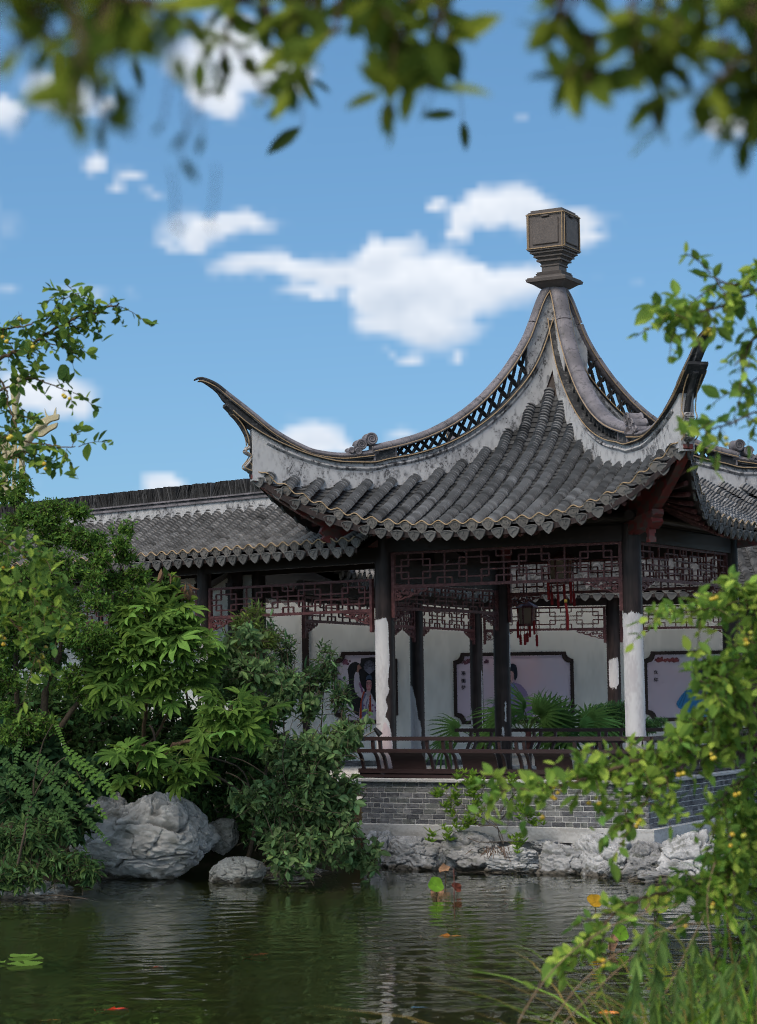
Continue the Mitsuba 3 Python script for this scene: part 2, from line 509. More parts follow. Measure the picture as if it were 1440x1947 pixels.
def relief_plate(poly, seed, lumps=5):
    """A moulded end tile: a plate with a raised rim and a lumpy ornament."""
    rng = np.random.default_rng(seed)
    m = MB()
    v, f = prism(poly, .024)
    m.add(v, f, (1, 1, 1))
    rim = poly.difference(poly.buffer(-.014))
    v, f = prism(rim, .018)
    m.add(v + [0, 0, .018], f, (1, 1, 1))
    inner = poly.buffer(-.026)
    for _ in range(lumps):
        p = [np.array([rng.uniform(-.06, .06), rng.uniform(-.07, .05)]) for _ in range(3)]
        ln = LineString(p).buffer(.009, 2).intersection(inner)
        if ln.area > 1e-5:
            v, f = prism(ln, .018)
            m.add(v + [0, 0, .017], f, (1, 1, 1))
    return m


CAPS, DRIPS = [], []
for _i in range(6):
    _g = .120 + .025 * (_i % 3)
    _m = relief_plate(shield(.103, .055, .125), 40 + _i)
    CAPS.append(tply(_m.out(), 'mat_tinted', color=_m.colors() * [_g * 1.04, _g, _g * .97]))
    _g = .098 + .022 * (_i % 3)
    _m = relief_plate(shield(.112, .035, .150), 60 + _i, 3)
    DRIPS.append(tply(_m.out(), 'mat_tinted', color=_m.colors() * [_g, _g * 1.01, _g * 1.03]))


def end_tiles(parent, pts_cap, pts_drip, out):
    out = unit(np.asarray(out, float) + [0, 0, -.18])
    side = unit(np.cross([0, 0, 1], out))
    up = np.cross(out, side)
    for i, p in enumerate(pts_cap):
        j = RNG.normal(0, 1, 3)
        s2 = unit(side + up * j[0] * .06)
        put(parent, 'eave_cap', CAPS[RNG.integers(6)], None, tw=frame(np.asarray(p) + out * .012 * j[1], s2, np.cross(out, s2), out, *(RNG.uniform(.93, 1.08, 2)), 1))
    for i, p in enumerate(pts_drip):
        j = RNG.normal(0, 1, 3)
        s2 = unit(side + up * j[0] * .07)
        put(parent, 'drip_tile', DRIPS[RNG.integers(6)], None, tw=frame(np.asarray(p) + out * .012 * j[1], s2, np.cross(out, s2), out, *(RNG.uniform(.92, 1.06, 2)), 1))


def strip_along(parent, pts, name='light_strip', r=.0105, label=None):
    return put(parent, name, tube(pts, r, 5), 'mat_light_strip', smooth=True, label=label)


def ribbon(P, lo, hi, side, ht, caps=True):
    """A wall following plan points P (n x 3, z ignored), from heights LO to HI, HT thick to either side."""
    P = np.array(P, float)
    lo, hi = np.broadcast_to(lo, (len(P),)), np.broadcast_to(hi, (len(P),))
    side = np.asarray(side, float)
    ring = [np.column_stack([P[:, :2] + side[:2] * a, z]) for a, z in ((-ht, lo), (ht, lo), (ht, hi), (-ht, hi))]
    V = np.stack(ring, 1).reshape(-1, 3)
    n = len(P)
    F = []
    for i in range(n - 1):
        for j in range(4):
            F.append([i * 4 + j, i * 4 + (j + 1) % 4, i * 4 + 4 + (j + 1) % 4, i * 4 + 4 + j])
    if caps:
        F += [[3, 2, 1, 0], [n * 4 - 4, n * 4 - 3, n * 4 - 2, n * 4 - 1]]
    return V, np.array(F)


# ---------------------------------------------------------------- lattices, brackets, columns
def lattice(parent, a, b, z0, z1, cells, mat='mat_red_wood', bar=.024, frame_w=.05, brackets=True, drop=.5):
    """A hanging fretwork panel between the points a and b (plan), from z0 to z1: a frame, its bars, and carved corner brackets."""
    a, b = np.array([*a[:2], 0.0]), np.array([*b[:2], 0.0])
    X, W = unit(b - a), np.linalg.norm(b - a)
    Z = np.array([0, 0, 1.0])
    nrm = np.cross(X, Z)
    n = 8 * cells + 6
    ux, uy = (W - 2 * frame_w) / n, (z1 - z0 - frame_w * 1.6) / 5

    def at(i, j, off=0.0):
        return a + X * (frame_w + i * ux) + Z * (z0 + frame_w + j * uy) + nrm * off

    segs = [(0, 2, 2, 2), (0, 3, 2, 3), (1, 1, 1, 4), (2, 0, 2, 2), (2, 3, 2, 5), (1, 1, 5, 1), (1, 4, 5, 4)]
    segs += [(n - p, q, n - r, s) for p, q, r, s in segs]
    for k in range(cells):
        c = 7 + 8 * k
        segs += [(c, 0, c, 5), (c - 3, 2, c + 3, 2), (c - 3, 3, c + 3, 3), (c - 1, 1, c + 1, 1), (c - 1, 0, c - 1, 1), (c + 1, 0, c + 1, 1)]
        for e in (-1, 1):
            segs += [(c + 3 * e, 0, c + 3 * e, 2), (c + 3 * e, 3, c + 3 * e, 5), (c + 2 * e, 1, c + 2 * e, 4)]
        if k % 2 or cells < 3:
            segs += [(c - 1, 4, c + 1, 4), (c - 1, 4, c - 1, 5), (c + 1, 4, c + 1, 5)]
        if k < cells - 1:
            segs += [(c + 2, 1, c + 6, 1), (c + 2, 4, c + 6, 4)]
    root = f'{parent}__lattice_panel'
    root = key_for(root)
    m = MB()
    for i, j, k, l in segs:
        flat = j == l
        m.bar(at(i, j, .002 if flat else 0), at(k, l, .002 if flat else 0), *((bar * 1.25, bar) if flat else (bar, bar * 1.2)), up=Z if flat else nrm)
    scene[root] = mikit.ply(m.out(), mat)
    m = MB()
    m.bar(a + Z * (z0 + frame_w / 2), b + Z * (z0 + frame_w / 2), .055, frame_w)
    m.bar(a + Z * (z1 - .02), b + Z * (z1 - .02), .055, .04)
    for p, s in ((a, 1), (b, -1)):
        m.bar(p + X * s * .03 + Z * (z0 - drop), p + X * s * .03 + Z * z1, .06, .06, up=nrm)
    put(root, 'frame', m.out(), mat)
    if brackets:
        for p, s in ((a, 1), (b, -1)):
            v, f = carved_bracket()
            put(root, 'corner_bracket', (seat(v, p + X * s * .06 + Z * z0, X * s, Z, nrm), f), mat)
    return root


_BR = []


def carved_bracket():
    """Openwork scroll bracket, .62 m wide and .2 m deep, hanging from the origin."""
    if not _BR:
        rng = np.random.default_rng(3)
        out = Polygon([(0, 0), (.62, 0), (.63, -.035), (.56, -.075), (.50, -.07), (.43, -.115), (.36, -.115), (.29, -.16), (.20, -.165), (.12, -.205), (0, -.21)])
        keep = out.difference(out.buffer(-.02))
        for _ in range(26):
            x, y = rng.uniform(.02, .58), rng.uniform(-.19, -.01)
            r = rng.uniform(.022, .045)
            a0 = rng.uniform(0, 6.3)
            arc = LineString([(x + r * math.cos(a0 + t), y + r * math.sin(a0 + t) * .8) for t in np.linspace(0, 4.4, 9)])
            keep = keep.union(arc.buffer(.0085, 2))
        keep = keep.intersection(out).buffer(0).simplify(.002)
        _BR.append(prism(keep, .035))
    return _BR[0]


def column(parent, x, y, z0, z1, r, mat='mat_dark_wood', base=True, paint=(), label=None):
    """A lacquered round column on a stone base; PAINT: patches ((angle, z) outlines, material) left where the lacquer is gone."""
    k = put(parent, 'column', tube([(x, y, z0 + .12 * base), (x, y, (z0 + z1) / 2), (x, y, z1)], [r, r * .995, r * .97], 28), mat, smooth=50, label=label)
    if base:
        pf = [(0, .0), (r * 1.55, 0), (r * 1.6, .06), (r * 1.35, .125), (r * 1.05, .14), (0, .14)]
        m = trimesh.creation.revolve(pf, sections=24)
        put(k, 'stone_base', (np.array(m.vertices) + [x, y, z0], m.faces), 'mat_concrete', smooth=40)
    for outline, pm in paint:
        poly = outline if isinstance(outline, Polygon) else Polygon(outline)
        poly = poly.buffer(0)
        # cut into narrow strips so that the sheet bends round the shaft
        x0, y0, x1, y1 = poly.bounds
        m = MB()
        cuts = np.arange(x0, x1 + .12, .12)
        for c0, c1 in zip(cuts[:-1], cuts[1:]):
            s = poly.intersection(sbox(c0, y0 - 1, c1, y1 + 1))
            for g in getattr(s, 'geoms', [s]):
                if g.geom_type == 'Polygon' and g.area > 1e-5:
                    v, f = prism(g, 1.0)
                    rr = r + np.where(v[:, 2] > 0, .006, .0)
                    m.add(np.column_stack([x + rr * np.cos(v[:, 0]), y + rr * np.sin(v[:, 0]), v[:, 1]]), f)
        if m.n:
            put(k, 'bare_patch', m.out(), pm, smooth=30)
    return k


def ragged(pts, seed, amp_a=.05, amp_z=.03, step=.05):
    """An (angle, z) outline with a broken, flaking edge."""
    rng = np.random.default_rng(seed)
    ring = Polygon(pts).exterior
    n = max(12, int(ring.length / step))
    q = np.array([ring.interpolate(i / n, normalized=True).coords[0] for i in range(n)])
    w = meshkit.fbm(np.column_stack([np.arange(n) * .35, np.zeros(n), np.zeros(n)]), 3, seed) - .5
    q[:, 0] += amp_a * (rng.normal(0, .6, n) + 3 * w)
    q[:, 1] += amp_z * rng.normal(0, .7, n)
    g = Polygon(q).buffer(0)
    return max(getattr(g, 'geoms', [g]), key=lambda a: a.area)
# ---------------------------------------------------------------- the pavilion
PC, PROT = np.array([3.16488, 37.4]), -0.507767
HALF = 2.2725                                    # half the distance between its columns
CA, SA = math.cos(PROT), math.sin(PROT)


def PL(x, y, z=None):
    """Pavilion plan coordinates (x along the front, y away from the pond side) to the world."""
    x, y = np.asarray(x, float), np.asarray(y, float)
    w = [PC[0] + CA * x - SA * y, PC[1] + SA * x + CA * y]
    return np.stack([*w, np.broadcast_to(0.0 if z is None else z, x.shape)], -1)


def PD(x, y):
    return np.array([CA * x - SA * y, SA * x + CA * y, 0.0])


SIDES = [((1, 0), (0, -1)), ((0, 1), (1, 0)), ((-1, 0), (0, 1)), ((0, -1), (-1, 0))]     # along, outward: front, right, back, left


def on_side(k, s, d, z):
    a, n = SIDES[k]
    s, d = np.broadcast_arrays(np.asarray(s, float), np.asarray(d, float))
    return PL(s * a[0] + d * n[0], s * a[1] + d * n[1], z)


MID = PchipInterpolator([0, .28, .5, .71, 1.06, 1.41, 1.84, 2.4, 3.0, 3.4, 4.0], np.array([9.1, 8.1, 7.72, 7.40, 7.02, 6.75, 6.43, 6.08, 5.78, 5.60, 5.38]) - .08)
LIFT = PchipInterpolator([0, 1.2, 1.84, 2.33, 2.9, 3.39, 3.85, 4.2], [0, .02, .20, .44, .73, 1.02, 1.30, 1.5])


def eave_d(s):
    return 3.40 + .52 * (np.abs(s) / 3.92) ** 3


def roof_z(s, d):
    return MID(d) + LIFT(d) * np.minimum(1, (np.abs(s) / np.maximum(d, 1e-6))) ** 3.1


pav = thing('pavilion', 'square pond pavilion with flying roof corners, box finial and peeling dark columns', 'pavilion')
roof = f'{pav}__roof'

# roof deck (its underside is the dark ceiling), tile rows, trough tiles, eave tiles
deck, pans, boards = MB(), MB(), MB()
PC_COL = []
ROW = .30
rows_s = np.arange(-13, 14) * ROW
for k in range(4):
    g = np.linspace(-1, 1, 41)
    t = np.linspace(0.0, 1, 26)
    G, TT = np.meshgrid(g, t, indexing='ij')
    dd = TT * (3.40 + .52 * np.abs(G) ** 3)
    ss = G * dd
    Vt = on_side(k, ss, dd, roof_z(ss, dd) - .075)
    i, j = np.meshgrid(np.arange(40), np.arange(25), indexing='ij')
    f = np.stack([i * 26 + j, (i + 1) * 26 + j, (i + 1) * 26 + j + 1, i * 26 + j + 1], -1).reshape(-1, 4)
    deck.add(Vt.reshape(-1, 3), f)
    lo = Vt.copy()
    lo[..., 2] -= .09
    deck.add(lo.reshape(-1, 3), f[:, ::-1])
    # closing edge under the tiles
    e0, e1 = Vt[:, -1], lo[:, -1]
    boards.add(np.vstack([e0, e1]), np.stack([np.arange(40), np.arange(1, 41), 42 + np.arange(40) - 0, 41 + np.arange(40)], 1))
    a, n = SIDES[k]
    lat, out = PD(*a), PD(*n)
    caps, drips, led = [], [], []
    for ri, s in enumerate(rows_s):
        d1 = float(eave_d(s))
        d0 = max(abs(s) + .08, .25)
        if d1 - d0 > .12:
            d = np.linspace(d0, d1, 60)
            v, f, c = tile_row(on_side(k, s, d, roof_z(s, d)), lat, seed=1000 * k + ri, pitch=.060 if k < 2 else .13)
            put(roof, 'tile_row', (v, f), 'mat_tinted', color=c)
        zc = float(roof_z(s, d1))
        caps.append(on_side(k, s, d1 + .015, zc + .035))
        if ri < len(rows_s) - 1:
            sm = s + ROW / 2
            d1 = float(eave_d(sm))
            d0 = max(abs(sm) + .05, .30)
            if d1 > d0:
                d = np.linspace(d0, d1, 40)
                v, f, c = pan_strip(on_side(k, sm, d, roof_z(sm, d)), lat, seed=3000 * k + ri)
                pans.add(v, f, c)
            drips.append(on_side(k, sm, d1 + .03, float(roof_z(sm, d1)) - .085))
    end_tiles(roof, caps, drips, out)
    s = np.linspace(-3.92, 3.92, 210)
    wave = .036 * np.cos(2 * np.pi * s / ROW)
    strip_along(roof, on_side(k, s, eave_d(s) + .045, roof_z(s, eave_d(s)) + .075 + wave), r=.011, label='thin golden light rope looping over the eave tiles' if k == 0 else None)
scene[roof] = mikit.ply(deck.out(), 'mat_black_wood', smooth=True)
put(roof, 'trough_tiles', pans.out(), 'mat_tinted', color=pans.colors(), kind='stuff')
put(roof, 'eave_board', boards.out(), 'mat_dark_wood')

# rafters and the boards they carry
for k in range(4):
    for s in np.linspace(-3.45, 3.45, 27):
        d1 = float(eave_d(s)) - .10
        di = max(2.0, .68 * abs(s))
        si = math.copysign(min(abs(s), .86 * di), s)
        tt = np.linspace(0, 1, 8)
        sx, dx = si + (s - si) * tt, di + (d1 - di) * tt
        P = on_side(k, sx, dx, roof_z(sx, dx) - .22 - .02 * (1 - tt))
        put(pav, 'rafter', tube(P, .042, 8), 'mat_red_wood', smooth=40)

# hip ridges
RT = PchipInterpolator([.0, .15, .56, 1.06, 1.55, 2.04, 2.52, 2.99, 3.45], [10.05, 9.94, 9.04, 8.33, 7.85, 7.52, 7.30, 7.16, 7.06])
WT = PchipInterpolator([3.2, 3.6, 3.93, 4.39, 4.75, 5.12, 5.48, 5.84, 6.19, 6.37, 6.47], [7.02, 6.96, 6.93, 6.98, 7.12, 7.33, 7.61, 7.89, 8.15, 8.21, 8.17])
WB = PchipInterpolator([.05, .42, .82, 1.27, 1.76, 2.24, 2.71, 3.09, 3.47, 3.93, 4.39, 4.94, 5.3, 5.57, 5.84, 6.06], [9.50, 8.53, 8.00, 7.58, 7.25, 7.03, 6.89, 6.82, 6.745, 6.75, 6.83, 7.02, 7.19, 7.36, 7.58, 7.80])


def hip_z(r):
    d = r / math.sqrt(2)
    return MID(d) + LIFT(d)


def coin_work(width, rows_h):
    """Arc-tile openwork in strip coordinates: t from 0 to width, v from 0 to 1; overlapping rings of half tiles."""
    c = rows_h
    g = []
    for i in range(int(width / c) + 2):
        for j in range(-1, 3):
            g.append(Point(i * c, j * .5).buffer(1.0))
    return g


for k, (dx, dy) in enumerate([(-1, -1), (1, -1), (1, 1), (-1, 1)]):
    e = PD(dx, dy) / math.sqrt(2)
    side = np.cross(e, [0, 0, 1])
    A = np.array([*PC, 0.0])

    def H(r, z=0.0, off=0.0):
        r = np.asarray(r, float)
        return A + r[..., None] * e + off * side + np.stack([r * 0, r * 0, np.broadcast_to(z, r.shape)], -1)

    ridge = key_for(f'{pav}__hip_ridge')
    r = np.linspace(.04, 5.50, 60)
    scene[ridge] = mikit.ply(ribbon(H(r), hip_z(r) - .22, WB(r), side, .115), 'mat_plaster')
    labels[ridge] = {'label': 'white plastered hip ridge swept up to a curling tip'}
    # moulding, dark course, solid neck, openwork, barrel tiles
    r = np.linspace(.25, 5.25, 50)
    put(ridge, 'moulding', tube(H(r, WB(r) - .085), .155, 10, rad2=.062), 'mat_mouldy_plaster', smooth=40)
    r = np.linspace(.12, 5.95, 60)
    put(ridge, 'tile_course', ribbon(H(r), WB(r) + .001, WB(r) + .045, side, .165), 'mat_dark_tile')
    r = np.linspace(.05, .56, 8)
    put(ridge, 'neck_wall', ribbon(H(r), WB(r) + .046, RT(r) - .10, side, .075), 'mat_plaster')
    r0, r1 = .56, 2.98
    rr = np.linspace(r0, r1, 400)
    arc = np.concatenate([[0], np.cumsum(np.hypot(np.diff(rr), np.diff(WB(rr))))])
    hgt = lambda q: RT(q) - .125 - WB(q) - .046
    work = MB()
    # walk along the strip with cells as wide as half its height there
    pos = 0.0
    while pos < arc[-1] - .05:
        rc = float(np.interp(pos, arc, rr))
        h = float(hgt(rc))
        slope = math.cos(math.atan2(float(WB(rc + .01) - WB(rc)), .01))
        c_len = max(h * slope * .85, .12)
        a = np.linspace(0, 1, 9)
        bow = .47 * np.sin(np.pi * a)
        for tt, vv in ((bow, a), (1 - bow, a), (a, bow), (a, 1 - bow)):      # four half-round tiles, back to back
            rp = np.interp(np.minimum(pos + tt * c_len, arc[-1]), arc, rr)
            work.tube(H(rp, WB(rp) + .046 + vv * hgt(rp)), .06, 4, rad2=.022, up=e)
        pos += c_len
    put(ridge, 'openwork', work.out(), 'mat_dark_tile', smooth=30, label='openwork of curved grey tiles under the barrel ridge')
    v = ribbon(H(np.linspace(2.98, 3.38, 4)), WB(np.linspace(2.98, 3.38, 4)) + .046, RT(np.linspace(2.98, 3.38, 4)) - .125, side, .085)
    put(ridge, 'end_block', v, 'mat_dark_tile')
    v = MB()
    for rc in (2.99, 3.37):
        v.bar(H(rc, float(WB(rc)) + .046), H(rc, float(RT(rc)) - .12), .20, .035, up=e)
    put(ridge, 'block_frame', v.out(), 'mat_ridge_tile')
    bar = MB()
    cut = np.arange(.10, 3.42, .33)
    for c0, c1 in zip(cut, np.append(cut[1:], 3.42)):
        r = np.linspace(c0, c1 - .008, 8)
        m = tube(H(r, RT(r) - .065), np.linspace(.142, .136, 8), 14, rad2=np.linspace(.082, .077, 8))
        put(ridge, 'barrel_tile', m, 'mat_ridge_tile', smooth=50)
    r = np.linspace(.12, 3.40, 40)
    put(ridge, 'under_course', ribbon(H(r), RT(r) - .13, RT(r) - .10, side, .15), 'mat_ridge_tile')
    # volutes where the upper ridge ends
    m = MB()
    for rc, zc, rad in ((3.42, 7.17, .105), (3.60, 7.07, .09), (3.66, 6.95, .06), (3.78, 6.97, .045)):
        n = 46
        ang = np.linspace(0, 4.6 * np.pi, n)
        sp = rad * (1 - .86 * ang / ang[-1])
        for off in (-.12, .12):
            P = H(rc + sp * np.cos(ang), zc + sp * np.sin(ang), off)
            m.tube(P, np.linspace(.021, .009, n), 5, up=side)
        v, f = prism(Point(0, 0).buffer(rad * .98, 6), .22)
        m.add(seat(v, H(rc, zc), e, (0, 0, 1), side), f)
    put(ridge, 'volute', m.out(), 'mat_ridge_tile', smooth=35, label='carved grey spiral scroll at the end of the ridge')
    # the flying end
    r = np.linspace(3.3, 6.47, 50)
    taper = np.interp(r, [3.3, 5.6, 6.1, 6.47], [.115, .105, .085, .028])
    n0 = int((r < 5.98).sum())
    for q0 in range(0, n0 - 1, 8):
        q1 = min(q0 + 9, n0)
        put(ridge, 'flying_tile', tube(H(r[q0:q1], WT(r[q0:q1]) - .05), taper[q0:q1] * np.linspace(1.03, .97, q1 - q0), 12, rad2=taper[q0:q1] * .55), 'mat_ridge_tile', smooth=45)
    put(ridge, 'flying_tip', tube(H(r[n0 - 1:], WT(r[n0 - 1:]) - .05), taper[n0 - 1:], 12, rad2=taper[n0 - 1:] * .52), 'mat_dark_tile', smooth=45)
    r = np.linspace(3.32, 6.38, 40)
    put(ridge, 'flying_core', ribbon(H(r), np.maximum(WT(r) - np.interp(r, [3.3, 5.4, 6.05, 6.06, 6.38], [.30, .26, .22, .17, .10]), WB(np.minimum(r, 6.0)) + .046), WT(r) - .06, side, .05), 'mat_dark_tile')
    r = np.linspace(3.35, 6.12, 40)
    put(ridge, 'flying_course', ribbon(H(r), WT(r) - .135, WT(r) - .10, side, .10), 'mat_dark_tile')
    # curved bracket board that carries the tip
    pr = smoothcurve([(5.46, 6.86), (5.50, 7.02), (5.57, 7.2), (5.70, 7.42), (5.86, 7.60)], 14)
    put(ridge, 'tip_support', tube(H(pr[:, 0], pr[:, 1]), .05, 8, rad2=.05), 'mat_dark_tile', smooth=45)
    pr = smoothcurve([(5.48, 6.60), (5.62, 6.66), (5.54, 6.76), (5.50, 6.84), (5.62, 6.93), (5.53, 7.0)], 22)
    put(ridge, 'corner_scroll', tube(H(pr[:, 0], pr[:, 1]), .075, 8, rad2=.028), 'mat_mouldy_plaster', smooth=45)
    for off in (-.148, .148):
        r = np.linspace(.13, 3.38, 60)
        strip_along(ridge, H(r, RT(r) - .112, off))
        r = np.linspace(3.38, 6.40, 60)
        w = np.interp(r, [3.3, 5.6, 6.1, 6.47], [.118, .108, .088, .03])
        strip_along(ridge, H(r, WT(r) - .10) + np.outer(w * np.sign(off), side))
        r = np.linspace(.10, 5.85, 90)
        strip_along(ridge, H(r, WB(r) + .02, off * 1.2))
        pr = smoothcurve([(5.84, 7.55), (5.62, 7.28), (5.56, 7.05), (5.62, 6.94), (5.52, 6.86), (5.58, 6.76), (5.64, 6.68), (5.52, 6.60)], 30)
        strip_along(ridge, H(pr[:, 0], pr[:, 1], off * .75))
    # red corner beam below, with its carved nose and pendant
    r = np.linspace(2.9, 5.52, 26)
    lo = PchipInterpolator([2.9, 3.6, 4.3, 4.9, 5.3, 5.52], [5.30, 5.42, 5.68, 6.02, 6.30, 6.48])(r)
    cb = put(pav, 'corner_beam', ribbon(H(r), lo, np.maximum(hip_z(r) - .12, lo + .03), side, .075), 'mat_red_paint', label='red corner beam rising to the roof tip')
    nose = Polygon([(2.85, 5.25), (4.02, 5.42), (4.10, 5.36), (4.22, 5.40), (4.30, 5.46), (4.26, 5.52), (4.33, 5.58), (4.30, 5.66), (3.4, 5.56), (2.85, 5.48)])
    v, f = prism(nose, .19)
    put(cb, 'carved_nose', (seat(v, A, e, (0, 0, 1), side), f), 'mat_red_paint')
    m = MB()
    m.box((-.06, -.06, -.10), (.06, .06, .0)).box((-.045, -.045, -.16), (.045, .045, -.10)).box((-.06, -.06, -.24), (.06, .06, -.16))
    v, f = m.out()
    put(cb, 'pendant', (seat(v, H(4.02, 5.40), e, side, (0, 0, 1)), f), 'mat_red_paint')
# finial: stacked square mouldings under a panelled box
fin = f'{pav}__finial'


def sq(z0, h0, z1, h1):
    v = [PL(a * h, b * h, z) for z, h in ((z0, h0), (z1, h1)) for a, b in ((-1, -1), (1, -1), (1, 1), (-1, 1))]
    return np.array(v), np.array([[3, 2, 1, 0], [4, 5, 6, 7], [0, 1, 5, 4], [1, 2, 6, 5], [2, 3, 7, 6], [3, 0, 4, 7]])


m = MB()
for a in [(9.90, .20, 10.00, .34), (10.0, .375, 10.05, .385), (10.05, .365, 10.075, .36), (10.075, .27, 10.115, .27), (10.115, .235, 10.155, .25), (10.155, .225, 10.185, .235), (10.185, .165, 10.29, .165),
          (10.29, .185, 10.315, .185), (10.315, .165, 10.375, .20), (10.375, .235, 10.405, .235), (10.405, .215, 10.445, .25), (10.445, .275, 10.47, .275), (10.47, .26, 10.51, .30), (10.51, .32, 10.535, .32), (10.535, .30, 10.565, .33)]:
    m.add(*sq(*a))
scene[fin] = mikit.ply(m.out(), 'mat_finial')
labels[fin] = {'label': 'square clay finial with stepped neck and panelled box on the roof peak'}
box_ = put(fin, 'box', (lambda q: q)(MB().add(*sq(10.565, .335, 11.20, .335)).out()), 'mat_finial')
m = MB()
m.add(*sq(10.555, .352, 10.60, .352)).add(*sq(11.165, .352, 11.215, .352)).add(*sq(11.215, .335, 11.235, .335)).add(*sq(11.235, .30, 11.275, .30))
for a, b in ((-1, -1), (1, -1), (1, 1), (-1, 1)):
    m.bar(PL(a * .328, b * .328, 10.57), PL(a * .328, b * .328, 11.20), .045, .045, up=PD(1, 0))
put(fin, 'box_frame', m.out(), 'mat_finial')
for k in range(4):
    a, n = SIDES[k]
    m = bevel_box(.50, .035, .46, .012)
    v = np.array(m.vertices)
    put(fin, 'panel', (seat(v, on_side(k, 0, .345, 10.88), PD(*a), PD(*n), (0, 0, 1)), m.faces), 'mat_finial')
    m = trimesh.creation.revolve([(0, -.03), (.055, -.02), (.065, 0), (.05, .02), (0, .03)], sections=12)
    v = np.array(m.vertices) * [1.3, .5, .7]
    put(fin, 'boss', (seat(v, on_side(k, 0, .355, 11.15), PD(*a), PD(*n), (0, 0, 1)), m.faces), 'mat_finial', smooth=40)
    for sg in (-1, 1):
        strip_along(fin, on_side(k, np.full(2, sg * .325), np.full(2, .36), np.array([10.60, 11.18])))
    for z in (10.585, 11.19):
        strip_along(fin, on_side(k, np.linspace(-.36, .36, 2), np.full(2, .362), np.full(2, z)))

# body: floor, plinth, columns, beams, lattices
FLOOR, SILL0, SILL1 = 1.0, 1.365, 1.425
m = MB()
m.add(*sq(.1, 2.45, FLOOR, 2.45))
put(pav, 'floor', m.out(), 'mat_stone_floor')
plinth = f'{pav}__plinth_wall'
m = MB()
m.add(*sq(.02, 2.575, SILL0, 2.575))
scene[plinth] = mikit.ply(m.out(), 'mat_mortar')
labels[plinth] = {'label': 'grey brick plinth wall with pale joints above a white concrete band'}
m = MB()
m.add(*sq(.44, 2.725, .672, 2.725))
put(plinth, 'concrete_band', (lambda q: q)(m.out()), 'mat_concrete')
stretch = [bevel_box(.236, .05, .074, .006), bevel_box(.116, .05, .074, .006), bevel_box(.175, .05, .074, .006)]
STR = {i: mikit.ply(b, None) for i, b in enumerate(stretch)}
rest = {b: MB() for b in BRICKS}
nb = 0
for k in (0, 1, 3, 2):
    a, n = SIDES[k]
    X, O = PD(*a), PD(*n)
    for c in range(8):
        z = .672 + (c + .5) * .0866
        s = -2.60 + (0 if c % 2 else -.06) + RNG.uniform(-.03, .03)
        while s < 2.6:
            kind = 0 if RNG.random() < .62 else 1
            w = (.246, .126)[kind]
            s0, s1 = max(s, -2.60), min(s + w, 2.60)
            if s1 - s0 > .05:
                sc = (s1 - s0 - .011) / (.236, .116)[kind]
                tw = frame(on_side(k, (s0 + s1) / 2, 2.560 + RNG.uniform(-.003, .006), z + RNG.normal(0, .002)), unit(X + np.array([0, 0, RNG.normal(0, .006)])), O, (0, 0, 1), sc, 1, RNG.uniform(.96, 1.03))
                b = BRICKS[RNG.integers(6)]
                if k in (0, 1) and nb < 300:
                    nb += 1
                    put(plinth, 'brick', STR[kind], b, tw=tw)
                elif k in (0, 1):
                    v = np.array(stretch[kind].vertices)
                    rest[b].add(v @ tw[:3, :3].T + tw[:3, 3], stretch[kind].faces)
            s += w
for i, (b, mm) in enumerate(rest.items()):
    if mm.n:
        put(plinth, 'further_bricks', mm.out(), b, kind='stuff')
for k in (0, 1, 2, 3):
    cuts = [-2.66, -1.5, .15, 1.45, 2.66]
    for c0, c1 in zip(cuts[:-1], cuts[1:]):
        m = bevel_box(c1 - c0 - .006, .30, SILL1 - SILL0, .012)
        put(plinth, 'sill_slab', (seat(np.array(m.vertices), on_side(k, (c0 + c1) / 2, 2.51 + RNG.normal(0, .008), (SILL0 + SILL1) / 2), PD(*SIDES[k][0]), PD(*SIDES[k][1]), (0, 0, 1)), m.faces), 'mat_concrete')

V0 = -math.pi / 2                                  # angle of the column face that looks south, to the pond


def face(deg, z):
    return (V0 + math.radians(deg), z)


fl_white = ragged([face(-100, 1.14), face(-100, 4.06), face(8, 4.12), face(22, 4.0), face(28, 3.3), face(12, 3.0), face(24, 2.9), face(2, 2.75), face(12, 2.62), face(-2, 2.46), face(22, 2.35), face(40, 2.0), face(46, 1.6), face(44, 1.14)], 4, .03, .015)
fr_white = ragged([face(-100, 1.14), face(-95, 4.06), face(-20, 4.08), face(60, 4.05), face(66, 3.2), face(72, 2.4), face(84, 1.8), face(80, 1.14)], 9, .03, .02)
for hx, hz in ((30, 2.02), (34, 1.98), (66, 2.35), (70, 2.25)):
    fr_white = fr_white.difference(ragged([face(hx - 6, hz - .05), face(hx + 7, hz - .06), face(hx + 5, hz + .05), face(hx - 5, hz + .04)], int(hx + hz * 9), .05, .02, .03))
fr_white = max(getattr(fr_white, 'geoms', [fr_white]), key=lambda g: g.area)
bl = [ragged([face(8, 2.28), face(20, 2.26), face(20, 2.6), face(10, 2.62)], 2, .03, .02, .03), ragged([face(-14, 2.02), face(2, 2.0), face(4, 2.14), face(-12, 2.16)], 3, .03, .02, .03), ragged([face(60, 3.3), face(76, 3.3), face(72, 3.95), face(60, 3.9)], 5, .02, .03, .05)]
pink = ragged([face(-38, 1.16), face(-30, 2.2), face(-6, 2.36), face(18, 2.26), face(38, 1.9), face(40, 1.2)], 14, .04, .03)
